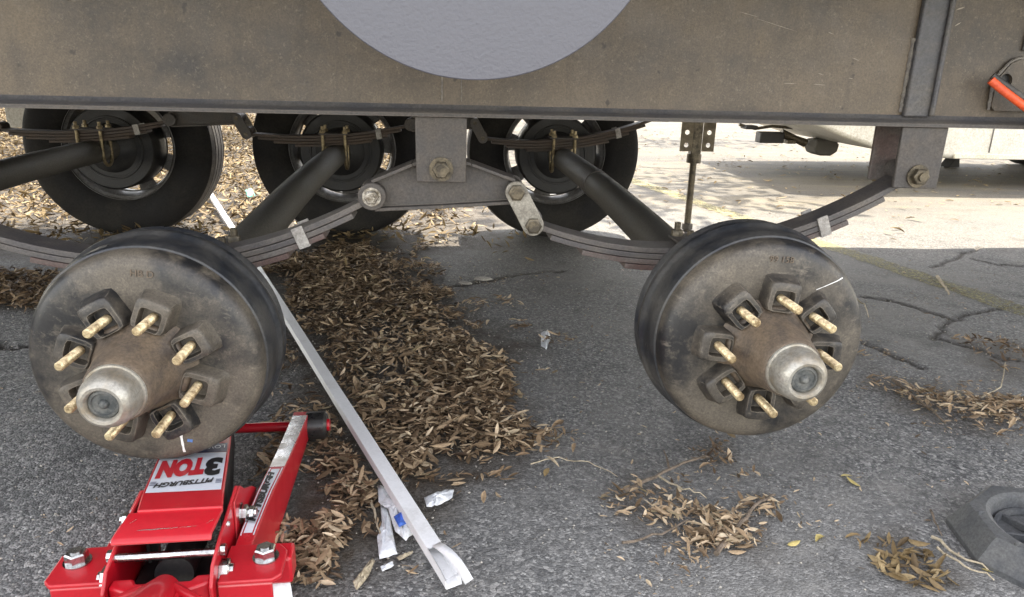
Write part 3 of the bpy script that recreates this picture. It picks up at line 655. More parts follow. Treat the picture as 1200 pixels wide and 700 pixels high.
def ubolts(o, xc, zt, r, s):       # straps over the pack at z=0 (top of main leaf), round an axle below
    for dx in (-.043, .043):
        mb = MB(); hy = .038; bot = -.042-2*r
        path = [(dx, -hy, .032), (dx, -hy, bot+.03)]
        for i in range(9):
            a = PI+PI*i/8; path.append((dx, hy*math.cos(a), bot+.03+ .036*math.sin(a)))
        path += [(dx, hy, bot+.03), (dx, hy, .032)]
        mb.tube(path, .0062, 10)
        for yy in (-hy, hy): mb.nut((dx, yy, .006), (0, 0, 1), .0115, .012)
        obj('u_bolt', mb, 'bolt' if s < 0 else 'ubolt', o)
    mb = MB(); mb.box((0, 0, .003), (.115, .096, .006)); obj('tie_plate', mb, 'bracket', o, bevel=.002)
TR = .0440
near = [(.163, .462, .500, HUBZ[0]+TR+.040, .873, .556), (-.822, .455, -.425, HUBZ[1]+TR+.040, -.122, .507), (-1.667, .45, -1.336, HUBZ[2]+TR+.040, -1.107, .507)]
for v in near:
    o, fz = spring(*v, YS, -1); ubolts(o, v[2], v[3], TR, -1)
farp = [(.163, .462, .494, FARZ+TR+.040, .873, .556), (-.752, .462, -.421, FARZ+TR+.040, -.122, .507), (-1.667, .462, -1.336, FARZ+TR+.040, -1.037, .507)]
for v in farp:
    o, fz = spring(*v, YSF, 1, True); ubolts(o, v[2], v[3], TR, 1)

# axle tubes, slightly arched
for k in range(3):
    x = HUBX[k]; z0, z1 = HUBZ[k], FARZ
    path = []
    for i in range(15):
        t = i/14; y = 1.15+(3.18-1.15)*t; path.append((x, y-TY, z0+(z1-z0)*t+.022*math.sin(PI*t)**1.0))
    mb = MB(); mb.tube(path, TR, 28); ax = obj('axle_tube', mb, 'tube', trailer, smooth=50)
    if k == 0:
        p = path[8]; mb = MB(); mb.tube([(p[0], p[1]-.035, p[2]), (p[0], p[1]+.035, p[2])], [TR+.0016]*2, 28); obj('repaired_band', mb, 'bracket', ax).name = 'weld_band'

# brake drums
def make_drum():
    R0 = .166
    prof = [(.062, .004), (.075, .001), (.10, -.0005), (.128, .0000), (.146, .0015), (.156, .005), (.162, .011), (.1655, .020), (.1665, .030)]
    mb = MB(); mb.lathe(prof, 96)
    d = obj('brake_drum', mb, 'drum', trailer, smooth=60)
    prof = [(.1655, .0302), (.1690, .032), (.1712, .038), (.1716, .060), (.1720, .078), (.1745, .084), (.1775, .087), (.1785, .092), (.1785, .099), (.1765, .104), (.172, .106), (.15, .108)]
    mb = MB(); mb.lathe(prof, 96); obj('drum_barrel', mb, 'drum_side', d, smooth=40)
    mb = MB(); mb.lathe([(.06, .112), (.166, .112), (.172, .116), (.176, .128), (.172, .134), (.06, .134)], 72); obj('backing_plate', mb, 'drum_side', d)
    prof = [(.080, .003), (.074, -.006), (.066, -.016), (.0580, -.030), (.0505, -.060), (.0455, -.084), (.0440, -.092), (.0425, -.0945), (.040, -.0945)]
    mb = MB(); mb.lathe(prof, 56); obj('hub', mb, 'hub', d, smooth=50)
    prof = [(0.0408, -.090), (0.0411, -.0955), (0.0401, -.0975), (0.0378, -.098), (0.0375, -.112), (0.0368, -.120), (0.0348, -.1265), (0.0323, -.1310), (0.0297, -.1345), (0.0262, -.1365), (0.0225, -.1360), (0.0206, -.1335), (0.0200, -.128)]
    mb = MB(); mb.lathe(prof, 56); obj('hub_cap', mb, 'cap', d, smooth=35)
    prof = [(0.0203, -.127), (0.0191, -.1300), (0.0155, -.1312), (0.0144, -.1285), (0.0067, -.1285), (0.0057, -.1320), (0.0036, -.1340), (0, -.1345)]
    mb = MB(); mb.lathe(prof, 36); obj('rubber_plug', mb, 'rubber_plug', d, smooth=35)
    # lug boss: a raised rounded block with a square pocket round the stud
    bm_ = MB(); n = 24
    def sq(cx, cz, hx, hz, p=5.0):
        out = []
        for i in range(n):
            a = 2*PI*i/n; ca, sa = math.cos(a), math.sin(a); r = (abs(ca)**p+abs(sa)**p)**(-1/p); out.append((cx+hx*ca*r, cz+hz*sa*r))
        return out
    rings = [(sq(0, .006, .0330, .0370, 5), .006), (sq(0, .005, .0290, .0325, 6), -.002), (sq(0, .003, .0262, .0290, 7), -.020), (sq(0, .0025, .0254, .0280, 7), -.0285), (sq(0, .002, .0240, .0262, 7), -.0302),
             (sq(0, -.004, .0172, .0200, 7), -.0302), (sq(0, -.004, .0164, .0190, 7), -.0285), (sq(0, -.004, .0158, .0182, 7), -.012)]
    vs = [(a, y, b) for ring, y in rings for a, b in [(a*.9, b*.9) for a, b in ring]]; fs = []
    for k in range(len(rings)-1):
        for i in range(n): j = (i+1) % n; fs.append((k*n+i, k*n+j, (k+1)*n+j, (k+1)*n+i))
    fs.append(tuple((len(rings)-1)*n+i for i in range(n))); bm_.add(vs, fs)
    boss = bm_.mesh('lug_boss', M['drum'], 50)
    th = MB(); prof = [(.0048, -.074), (.0060, -.0725)]
    y = -.072
    while y < -.012: prof += [(.0066, y), (.0055, y+.0010)]; y += .0021
    th.lathe([(0, -.074)]+prof, 14); stud = th.mesh('stud', M['stud'], 30)
    for k in range(8):
        a = 2*PI*k/8; p = (.0825*math.sin(a), 0, .0825*math.cos(a))
        lb_ = obj('lug_boss', boss, None, d, (p[0]*1.03, 0, p[2]*1.03), (random.uniform(-.06, .06), a+random.uniform(-.07, .07), random.uniform(-.06, .06))); lb_.scale = (random.uniform(.92, 1.06), random.uniform(.80, .98), random.uniform(.92, 1.06)); obj('stud', stud, None, d, p, (0, random.uniform(0, 6), 0))
    return d
d0 = make_drum(); DY = 1.022
d0.rotation_mode = 'YXZ'; d0.location = T(HUBX[0]+.009, DY, HUBZ[0]-.011); d0.rotation_euler = (0, math.radians(5), 0)
d1 = dup(d0, trailer, T(HUBX[1]-.010, DY, HUBZ[1]-.014), (math.radians(.5), math.radians(20), math.radians(-.5)))
d2_ = dup(d0, trailer, T(HUBX[2], DY, HUBZ[2]), (0, math.radians(9), 0))
# spoke ribs of the hub between bosses
rib = MB(); rib.prism([(-.012, .036), (.012, .036), (.016, .070), (-.016, .070)], -.020, .002, 'y'); rme = rib.mesh('hub_rib', M['hub'], 40)
for d in (d0, d1, d2_):
    for k in range(8): obj('hub_rib', rme, None, d, (0, 0, 0), (0, 2*PI*k/8, 0), bevel=.006, seg=3)
# cast lettering and chalk on the faces
def cast(d, s, ang, r, size):
    me = text_mesh(s, size, .0006); me.materials.append(M['hub']); a = math.radians(ang)-d.rotation_euler.y
    o = obj('cast_lettering', me, None, d, (r*math.sin(a), -.0004, r*math.cos(a))); o.rotation_euler = (Matrix.Rotation(a, 3, 'Y') @ Matrix.Rotation(PI/2, 3, 'X')).to_euler()
cast(d1, 'HB D', 6, .137, .014); cast(d0, '99 158', 3, .139, .014)
def chalk(d, p, q, w0, w1, mat):
    a = d.rotation_euler.y; R_ = Matrix.Rotation(-a, 3, 'Y'); p = Vector((p[0], 0, p[1])); q = Vector((q[0], 0, q[1])); t = (q-p).normalized(); nn = Vector((-t.z, 0, t.x)); vs = []
    N = 9
    for i in range(N+1):
        u = i/N; c = p.lerp(q, u); w_ = (w0+(w1-w0)*u)*random.uniform(.7, 1.2)/2; 
        for e in (c+nn*w_, c-nn*w_): e.y = np.interp(math.hypot(e.x, e.z), [.10, .128, .146, .156, .162, .1655], [-.0005, 0, .0015, .005, .011, .02])-.0008; vs.append(R_ @ e)
    mb = MB(); mb.add(vs, [(2*i, 2*i+1, 2*i+3, 2*i+2) for i in range(N)]); obj('chalk_mark', mb, mat, d, smooth=0)
def dl(d, px, py): p = aty(px, py, DY-.002); return (p.x-d.location.x, p.z-d.location.z)
chalk(d0, dl(d0, 957, 340), dl(d0, 990, 327), .0010, .0018, 'chalk')
chalk(d1, dl(d1, 210, 500), dl(d1, 215, 532), .0045, .0035, 'chalk')
chalk(d1, dl(d1, 219, 517), dl(d1, 225, 518), .0055, .006, 'blue_chalk')

# far wheels: disc, tyre
def make_wheel():
    mb = MB()     # disc with hand holes; y=0 wheel centre, inner side is -y
    N = 96; radii = [(.060, .030), (.100, .026), (.140, .010), (.158, -.002), (.170, -.010), (.196, -.006), (.203, -.002)]
    vs = [(r*math.sin(2*PI*i/N), y, r*math.cos(2*PI*i/N)) for i in range(N) for r, y in radii]; k = len(radii); fs = []
    for i in range(N):
        j = (i+1) % N
        for q in range(k-1):
            if q == 4 and (i % 12) in (3, 4, 5, 6, 7, 8): continue
            fs.append((i*k+q, i*k+q+1, j*k+q+1, j*k+q))
    mb.add(vs, fs)
    mb.lathe([(.222, -.092), (.228, -.088), (.222, -.080), (.212, -.074), (.206, -.060), (.200, -.030), (.203, .02), (.207, .07), (.222, .086), (.228, .09)], 72)
    o = obj('wheel', mb, 'rim', trailer, smooth=35)
    prof = [(.222, -.086), (.236, -.098), (.262, -.108), (.300, -.113), (.335, -.110), (.356, -.102), (.366, -.096), (.374, -.088)]
    mb = MB(); mb.lathe(prof, 96); mb.lathe([(r, -y) for r, y in reversed(prof)], 96); ty = obj('tyre', mb, 'tyre', o, smooth=35)
    pr = [(.374, -.0878)]
    for g in (-.058, -.022, .022, .058): pr += [(.381, g-.005), (.372, g-.0038), (.372, g+.0038), (.381, g+.005)]
    pr += [(.374, .0878)]
    mb = MB(); mb.lathe(pr, 120); obj('tread', mb, 'tread', o, smooth=25)
    mb = MB(); mb.lathe([(.05, -.16), (.162, -.16), (.170, -.150), (.171, -.03), (.160, -.014), (.06, -.012)], 64); obj('drum', mb, 'black', o)
    mb = MB(); mb.lathe([(.046, -.19), (.08, -.18), (.10, -.161)], 32); mb.lathe([(.118, -.161), (.120, -.165), (.126, -.165), (.128, -.161)], 48); obj('backing_hub', mb, 'black', o)
    return o
w0 = make_wheel(); w0.location = T(FARX[0], 3.30, FARZ); w0.rotation_euler = (0, .2, 0)
for k in (1, 2): dup(w0, trailer, T(FARX[k], 3.30, FARZ), (0, .2+.5*k, 0))

# stabiliser leg hanging from the far frame, foot on the ground
sx = 1.128; sy = 3.22; st_top = .60
mb = MB(); mb.box((0, 0, .62), (.045, .045, .50)); leg = obj('stabiliser_leg', mb, 'bolt', trailer, T(sx, sy, 0), bevel=.003)
def perf(x0):
    # perforated strip: square pieces round holes
    mb = MB(); hw = .0275; pitch = .055
    for k in range(8):
        zc = .425+pitch*k; n = 16; r = .0105; vs = []
        for yy in (-.027, -.023):
            for i in range(n): a = 2*PI*i/n; vs.append((x0+r*math.cos(a), yy, zc+r*math.sin(a)))
            for i in range(n):
                a = 2*PI*i/n; ca, sa = math.cos(a), math.sin(a); t = hw/max(abs(ca), abs(sa)); vs.append((x0+t*ca, yy, zc+t*sa))
        fs = []
        for i in range(n):
            j = (i+1) % n; fs += [(i, n+i, n+j, j), (2*n+i, 2*n+j, 3*n+j, 3*n+i), (i, j, 2*n+j, 2*n+i), (n+i, 3*n+i, 3*n+j, n+j)]
        mb.add(vs, fs)
    return mb
for x0 in (-.050, .050): obj('perforated_flange', perf(x0), 'flange_tan', leg, smooth=30)
mb = MB(); mb.cyl((0, 0, .02), (0, 0, .40), .015, 16); mb.cyl((0, 0, .345), (0, 0, .385), .032, 16); obj('rod', mb, 'bolt', leg)
mb = MB(); mb.nut((0, 0, .04), (0, 0, 1), .026, .03); mb.box((0, 0, .02), (.12, .12, .03)); obj('foot', mb, 'bracket', leg, bevel=.004)

# ------------------------------------------------------------------ red floor jack
jack = thing('floor_jack', 'red trolley floor jack with white upside down sticker under the left brake drum', 'jack', (-.343, .820, 0), math.radians(2.5))
def jp(name, mb, mat, parent=None, **k): return obj(name, mb, mat, parent or jack, **k)
CH = [(-.03, .112), (.06, .114), (.16, .108), (.30, .088), (.44, .074), (.50, .070)]      # height of the side channel along the jack
chz = lambda y: float(np.interp(y, [p[0] for p in CH], [p[1] for p in CH]))
chx = lambda y: .071+.004*(y/.5)
chw = lambda y: .0215+.008*max(0, y)/.5
for s in (-1, 1):
    # outer web of the channel
    def run(y0, y1, fa, N=14, mb=None):
        mb = mb or MB(); vs = []
        for i in range(N+1):
            y = y0+(y1-y0)*i/N
            for (x, z) in fa(y): vs.append((s*x, y, z))
        fs = [(0, 1, 2, 3), (4*N+3, 4*N+2, 4*N+1, 4*N)]
        for i in range(N):
            for q in range(4): q2 = (q+1) % 4; fs.append((4*i+q, 4*i+4+q, 4*i+4+q2, 4*i+q2))
        return mb.add(vs, fs)
    web = run(-.03, .505, lambda y: ((chx(y)+chw(y)-.004, .026), (chx(y)+chw(y), .026), (chx(y)+chw(y), chz(y)), (chx(y)+chw(y)-.004, chz(y))))
    sp = jp('side_channel', web, 'red', bevel=.0015)
    jp('top_flange', run(-.03, .505, lambda y: ((chx(y), chz(y)-.003), (chx(y)+chw(y)-.0002, chz(y)-.003), (chx(y)+chw(y)-.0002, chz(y)+.0015), (chx(y), chz(y)+.0015))), 'red', sp, bevel=.001)
    jp('flange_glint', run(.255, .485, lambda y: ((chx(y)+.001, chz(y)+.0018), (chx(y)+chw(y)-.0014, chz(y)+.0018), (chx(y)+chw(y)-.0014, chz(y)+.0025), (chx(y)+.001, chz(y)+.0025))), 'glint_silver', sp)  # sky glint on the flange painted as a silver strip
    mb = MB()
    for f0 in (.09, .84): run(.045, .25, lambda y: ((chx(y)+chw(y)*f0, chz(y)+.0018), (chx(y)+chw(y)*f0+.0014, chz(y)+.0018), (chx(y)+chw(y)*f0+.0014, chz(y)+.0023), (chx(y)+chw(y)*f0, chz(y)+.0023)), 14, mb)
    jp('pin_stripe', mb, 'white_decal', sp); sp.children[-1]['kind'] = 'stuff'
    jp('print_band', run(.05, .245, lambda y: ((chx(y)+chw(y)*.24, chz(y)+.0018), (chx(y)+chw(y)*.74, chz(y)+.0018), (chx(y)+chw(y)*.74, chz(y)+.0021), (chx(y)+chw(y)*.24, chz(y)+.0021))), 'white_decal', sp)
    me = text_mesh('PITTSBURGH', .0150, .0, .25, .0012); me.materials.append(M['red_decal'])
    yc = .145; sl = math.atan((chz(.22)-chz(.07))/.15)
    me.materials.clear(); me.materials.append(M['black_decal'])
    t = obj('lettering', me, None, sp, (s*(chx(yc)+chw(yc)*.49), yc, chz(yc)+.0042)); t.rotation_euler = (Matrix.Rotation(sl, 3, 'X') @ Matrix.Rotation(s*PI/2, 3, 'Z')).to_euler(); t.scale = (1.75, .85, 1)
    # inner cheek plate carrying the arm pivot
    mb = MB(); mb.prism([(-.06, .03), (.12, .03), (.135, .085), (.118, .145), (.095, .162), (.06, .158), (.0, .150), (-.045, .138), (-.062, .118)], s*.0590, s*.0635, 'x'); jp('cheek_plate', mb, 'red', bevel=.0015)
    mb = MB(); mb.prism([(.055, .06), (.135, .06), (.19, .10), (.165, .118), (.12, .142), (.098, .160), (.062, .156)], s*.0637, s*.0662, 'x'); jp('gusset', mb, 'red', bevel=.001)
    mb = MB(); mb.cyl((s*.066, .082, .126), (s*.0685, .082, .126), .0145, 20); mb.nut((s*.0685, .082, .126), (s, 0, 0), .0118, .009); mb.cyl((s*.077, .082, .126), (s*.089, .082, .126), .0066, 12); mb.nut((s*.080, .082, .126), (s, 0, 0), .0095, .006); jp('cheek_bolt', mb, 'chrome')
    mb = MB(); mb.nut((s*.064, -.022, .112), (s, 0, 0), .0150, .012); mb.cyl((s*.076, -.022, .112), (s*.080, -.022, .112), .0085, 12); jp('pivot_nut', mb, 'chrome')
    mb = MB(); mb.cyl((s*.064, -.012, .136), (s*.070, -.012, .136), .0075, 14); jp('rod_end', mb, 'chrome')
    for (yy, zz) in ((.028, .146), (.066, .148)):
        mb = MB(); mb.tube([(s*.0636, yy, zz), (s*.0662, yy, zz)], [.0042, .003], 10); jp('rivet', mb, 'glint_silver')
    # rear caster bracket
    ys = -.010 if s > 0 else .004
    mb = MB(); o1, i1 = s*.141, s*.066
    mb.prism([(i1, -.040+ys), (o1-s*.010, -.040+ys), (o1, -.030+ys), (o1, .018+ys), (o1-s*.012, .034+ys), (i1, .034+ys)], .109, .116, 'z'); mb.box(((i1+o1)/2-s*.005, -.039+ys, .096), (abs(o1-i1)-.010, .004, .030))
    br = jp('caster_bracket', mb, 'red', bevel=.003, seg=3)
    bx = s*.116
    mb = MB(); mb.cyl((bx, .004+ys, .1161), (bx, .004+ys, .1182), .0165, 24); mb.nut((bx, .004+ys, .1182), (0, 0, 1), .0138, .0135); mb.cyl((bx, .004+ys, .1316), (bx, .004+ys, .1340), .0072, 14); jp('bracket_bolt', mb, 'chrome', br)
    mb = MB(); mb.lathe([(.010, -.014), (.032, -.014), (.036, -.009), (.036, .009), (.032, .014), (.010, .014)], 32, Matrix.Translation((s*.120, .026, .0375)) @ Matrix.Rotation(math.radians(90+20*s), 4, 'Z'), True); jp('caster_wheel', mb, 'plastic')
    mb = MB(); mb.box((s*.126, .018, .088), (.040, .036, .040)); jp('caster_fork', mb, 'red', bevel=.004)
    mb = MB(); mb.lathe([(.010, -.022), (.022, -.022), (.027, -.017), (.027, .017), (.022, .022), (.010, .022)], 36, Matrix.Translation((s*.117, .495, .046)) @ Matrix.Rotation(PI/2, 4, 'Z'), True); jp('front_roller', mb, 'black_gloss')
    mb = MB(); mb.cyl((s*.117-.027, .495, .046), (s*.117+.027, .495, .046), .012, 16); jp('roller_pin', mb, 'red')
mb = MB(); mb.cyl((-.09, .495, .046), (.09, .495, .046), .0095, 16); jp('front_axle', mb, 'red')
# lift arm sloping down towards its saddle, with a stepped cover
def plate(pts, th=.004):
    vs = []; N = len(pts)
    for y, z, a, b in pts: vs += [(a, y, z), (b, y, z), (b, y, z-th), (a, y, z-th)]
    fs = [(0, 1, 2, 3), (4*N-1, 4*N-2, 4*N-3, 4*N-4)]
    for i in range(N-1):
        for q in range(4): q2 = (q+1) % 4; fs.append((4*i+q, 4*i+4+q, 4*i+4+q2, 4*i+q2))
    return MB().add(vs, fs)
AY, AZ = [.036, .077, .27, .45], [.1690, .1660, .1255, .096]
az = lambda y: float(np.interp(y, AY, AZ)); axc = lambda y: -.20*(y-.05)+.002
cover = jp('arm_cover', plate([(-.020, .159, -.0620, .0560), (-.014, .1635, -.0620, .0560), (.036, .1655, -.0585, .0585)]), 'red', bevel=.0015)
arm = jp('lift_arm', plate([(y, az(y), axc(y)-.053, axc(y)+.053) for y in (.034, .077, .27, .45)], .006), 'red', bevel=.002)
for s in (-1, 1):
    mb = MB(); vs = []
    P_ = [(.05, .155, .07), (.077, .158, .06), (.27, .1185, .045), (.45, .0895, .04)]
    for y, zt, zb in P_: x = axc(y)+s*.049; vs += [(x-.002, y, zb), (x+.002, y, zb), (x+.002, y, zt), (x-.002, y, zt)]
    fs = [(0, 1, 2, 3), (15, 14, 13, 12)]
    for i in range(3):
        for q in range(4): q2 = (q+1) % 4; fs.append((4*i+q, 4*i+4+q, 4*i+4+q2, 4*i+q2))
    mb.add(vs, fs); jp('arm_side', mb, 'black', arm)
mb = MB(); mb.lathe([(0, .012), (.03, .012), (.036, .006), (.036, -.008), (.03, -.012), (.0, -.012)], 28, Matrix.Translation((axc(.43), .43, .112)) @ Matrix.Rotation(PI/2, 4, 'X')); jp('saddle', mb, 'black', arm)
def decal(y0, y1, x0, x1, mat, lift, name='sticker'):
    N = 6; mb = MB(); vs = []
    for i in range(N+1):
        y = y0+(y1-y0)*i/N; vs += [(axc(y)+x0, y, az(y)+lift), (axc(y)+x1, y, az(y)+lift)]
    mb.add(vs, [(2*i, 2*i+1, 2*i+3, 2*i+2) for i in range(N)]); return jp(name, mb, mat, arm, smooth=0)
decal(.081, .250, -.0490, .0490, 'white_decal', .0006)
decal(.2512, .295, -.0490, .0490, 'navy_decal', .0006)
SL = math.atan((AZ[2]-AZ[1])/(AY[2]-AY[1]))
def jtext(s, size, x, y, mat, lift=.0014, shear=0, sx_=1.0, bold=0.0, sy_=1.0):
    me = text_mesh(s, size, .0, shear, bold); me.materials.append(M[mat])
    o = obj('lettering', me, None, arm, (axc(y)+x, y, az(y)+lift)); o.rotation_euler = (Matrix.Rotation(SL, 3, 'X') @ Matrix.Rotation(PI+.18, 3, 'Z')).to_euler(); o.scale = (sx_, sy_, 1); return o
jtext('3', .060, .0330, .184, 'black_decal', bold=.0036, sx_=.80, sy_=1.75); jtext('TON', .056, -.0120, .184, 'red_decal', bold=.0042, sx_=.50, sy_=1.78)
jtext('PITTSBURGH', .0205, -.001, .114, 'black_decal', shear=.25, sx_=.64, sy_=1.25, bold=.0008)
for x_ in (-.0440, .0440):
    for k in range(3):
        mb = MB(); y = .108+.006*k; x2 = axc(y)+x_; mb.add([(x2-.004, y, az(y)+.0012), (x2+.004, y, az(y)+.0012), (x2+.004, y+.0025, az(y+.0025)+.0012), (x2-.004, y+.0025, az(y+.0025)+.0012)], [(0, 1, 2, 3)]); jp('sticker_rule', mb, 'navy_decal', arm, smooth=0)
jtext('LOW PROFILE', .019, .004, .273, 'white_decal', sx_=.7, sy_=1.3)
# glint on the cover's bend painted as silver strips, with small chips
for (x0, y0, x1, y1, w_) in ((-.036, -.003, .012, -.001, .0026), (.014, -.001, .034, 0, .0014), (-.050, .012, -.044, .02, .0018), (.045, .004, .052, .012, .0016)):
    mb = MB(); vs = []; N = 8
    for i in range(N+1):
        u = i/N; w2 = w_*random.uniform(.15, 1); x = x0+(x1-x0)*u; y = y0+(y1-y0)*u+random.uniform(-.0006, .0006); z = float(np.interp(y, [-.020, -.014, .036], [.159, .1635, .1655]))+.0005; vs += [(x, y-w2/2, z), (x, y+w2/2, z)]
    mb.add(vs, [(2*i, 2*i+1, 2*i+3, 2*i+2) for i in range(N)]); jp('glint_scuff', mb, 'glint_silver', cover, smooth=0)
# rod, yoke, handle socket
mb = MB(); mb.cyl((-.0588, -.018, .137), (.0588, -.018, .137), .0054, 18); jp('cross_rod', mb, 'chrome')
mb = MB()
mb.prism([(-.0585, -.036), (-.034, -.036), (-.028, -.046), (-.010, -.046), (-.006, -.040), (.016, -.040), (.022, -.046), (.034, -.046), (.040, -.036), (.0585, -.036), (.0585, -.052), (.028, -.066), (.034, -.115), (-.030, -.115), (-.024, -.066), (-.0585, -.052)], .094, .120, 'z'); yk = jp('handle_yoke', mb, 'red', bevel=.004, seg=3)
mb = MB(); mb.tube([(.004, -.042, .108), (.002, -.09, .122), (0, -.15, .142)], [.017, .024, .026], 24); jp('handle_socket', mb, 'red', yk, bevel=.003)
for s in (-1, 1):
    mb = MB(); X = Matrix.Translation((s*.036, -.070, .118)) @ Matrix.Rotation(s*math.radians(52), 4, 'Z'); mb.box((0, 0, 0), (.011, .052, .012)); mb.v = [tuple(X @ Vector(v)) for v in mb.v]; jp('yoke_rib', mb, 'red', yk, bevel=.004)
mb = MB(); mb.cyl((0, .0, .095), (-.01, .22, .080), .024, 20); jp('hydraulic_cylinder', mb, 'black')
mb = MB(); mb.box((0, .01, .055), (.112, .13, .045)); jp('base_block', mb, 'black', bevel=.004)

# ------------------------------------------------------------------ white pole on the ground
P0 = gnd(531, 678, .04); P1 = gnd(245, 225, .04); pd = (P1-P0); pl = pd.length; ang = math.atan2(pd.y, pd.x)-PI/2
pole = None
mb = MB(); W2, Hh, t_ = .0125, .018, .0020; N = 24; vs = []; rings = []
rowsN = [0, .02, .045, .07, .1] + [pl*k/12 for k in range(1, 13)]
def section(y, squash=0.0, jag=0):
    q = []
    for (x, z) in ((-W2, 0), (W2, 0), (W2, Hh), (-W2, Hh)): q.append((x, y+(random.uniform(-.012, .012) if jag else 0), z*(1-squash)))
    for (x, z) in ((-W2+t_, t_), (W2-t_, t_), (W2-t_, Hh-t_), (-W2+t_, Hh-t_)): q.append((x, y+(random.uniform(-.012, .012) if jag else 0), z*(1-squash)))
    return q
for i, y in enumerate(rowsN): vs += section(y, .25 if i == 0 else 0, i == 0)
fs = []
for i in range(len(rowsN)-1):
    a, b = 8*i, 8*i+8
    for q in range(4):
        q2 = (q+1) % 4
        if i < 3 and q == 2: continue                    # the top wall is torn open at the near end
        fs.append((a+q, b+q, b+q2, a+q2)); fs.append((a+4+q, a+4+q2, b+4+q2, b+4+q))
for q in range(4):
    q2 = (q+1) % 4; e = 8*(len(rowsN)-1); fs.append((e+q, e+4+q, e+4+q2, e+q2)); fs.append((q, q2, 4+q2, 4+q))
mb.add(vs, fs)
pole = obj('metal_pole', mb, 'pole', None, (P0.x, P0.y, .028), (0, 0, ang), bevel=.0025)
tag(pole, 'long white weathered metal pole with torn end lying across the leaves', 'pole')
mb = MB(); vs = []
for i in range(7):
    a = i/6; vs += [(.010+.004*a, .075-.11*a, Hh+.002+.018*math.sin(a*2.4)), (-.004+.010*a, .072-.10*a, Hh+.001+.010*math.sin(a*3))]
mb.add(vs, [(2*i, 2*i+1, 2*i+3, 2*i+2) for i in range(6)]); ff = obj('torn_flap', mb, 'pole', pole); sm = ff.modifiers.new('solid', 'SOLIDIFY'); sm.thickness = .0015
mb = MB(); mb.cyl((0, pl*.98, .0), (0, pl*.98, .028), .012, 10); obj('end_rivet', mb, 'shiny_bolt', pole)

# ------------------------------------------------------------------ litter beside the pole end
def crumple(name, outline, mat, label, cat, z=.012, amp=.008, seed=1, parent=None, thick=.0008):
    rs = np.random.default_rng(seed); P = [gnd(*p) for p in outline]; c = sum(P, Vector())/len(P); c2 = Vector((c.x, c.y, 0))
    # fan of rings from the centre to the outline
    n = len(P)*4; ring = []
    for i in range(len(P)):
        a, b = P[i], P[(i+1) % len(P)]
        for k in range(4): ring.append(a.lerp(b, k/4)-c2)
    vs = [(0, 0, z+amp*rs.random())]; K = 4
    for k in range(1, K+1):
        for i, p in enumerate(ring): u = k/K; vs.append((p.x*u, p.y*u, z*(1-.35*u)+amp*(rs.random()-.35)*(1 if k < K else .7)))
    fs = [(0, 1+i, 1+(i+1) % n) for i in range(n)]
    for k in range(K-1):
        for i in range(n): j = (i+1) % n; fs.append((1+k*n+i, 1+(k+1)*n+i, 1+(k+1)*n+j, 1+k*n+j))
    mb = MB(); mb.add(vs, fs); o = obj(name, mb, mat, parent, (c2.x, c2.y, 0) if not parent else (c2.x-parent.location.x, c2.y-parent.location.y, 0), smooth=50)
    s_ = o.modifiers.new('solid', 'SOLIDIFY'); s_.thickness = thick
    if label: tag(o, label, cat)
    return o
crumple('flattened_tube', [(446, 596), (455, 602), (464, 650), (466, 655), (445, 662), (442, 636), (448, 618)], 'plastic', 'flattened dirty white plastic tube left of the torn pole end', 'litter', .014, .006, 3)
wr = crumple('plastic_wrapper', [(443, 576), (460, 584), (474, 600), (486, 618), (488, 634), (476, 642), (464, 632), (455, 606), (444, 598)], 'plastic', 'torn white wrapper with a blue patch tucked beside the pole', 'litter', .022, .008, 5)
crumple('blue_patch', [(462, 620), (474, 611), (480, 626), (468, 632)], 'blue_plastic', None, None, .034, .002, 6, wr)
crumple('plastic_strip', [(497, 590), (512, 584), (532, 581), (530, 591), (512, 600), (500, 602)], 'plastic', 'white plastic strip sticking out right of the pole', 'litter', .018, .006, 8)
crumple('paper_sliver', [(446, 668), (460, 662), (461, 666), (448, 673)], 'plastic', 'small white sliver just below the flattened tube', 'litter', .006, .002, 9, thick=.002)
crumple('paper_sliver', [(465, 657), (484, 649), (483, 652), (468, 660)], 'straw', 'thin pale sliver between the flattened tube and the pole end', 'litter', .006, .002, 10, thick=.002)
crumple('foil_scrap', [(305, 660), (318, 632), (338, 620), (344, 628), (330, 652), (318, 668)], 'clear_foil', 'crinkled grey plastic film on the leaves beside the jack', 'litter', .018, .012, 12)
crumple('paper_scrap', [(634, 393), (642, 389), (645, 399), (640, 412), (634, 408)], 'plastic', 'small white paper scrap alone on bare asphalt between the drums', 'litter', .008, .005, 14)
crumple('curled_bark', [(414, 690), (436, 660), (440, 664), (430, 684), (418, 698)], 'straw', 'large pale curled leaf at the lower left end of the litter by the pole', 'leaf', .014, .006, 15)
crumple('teal_scrap', [(288, 232), (296, 230), (300, 238), (291, 240)], 'teal_plastic', 'teal plastic scrap on the sunlit leaves beyond the spring', 'litter', .06, .01, 16)
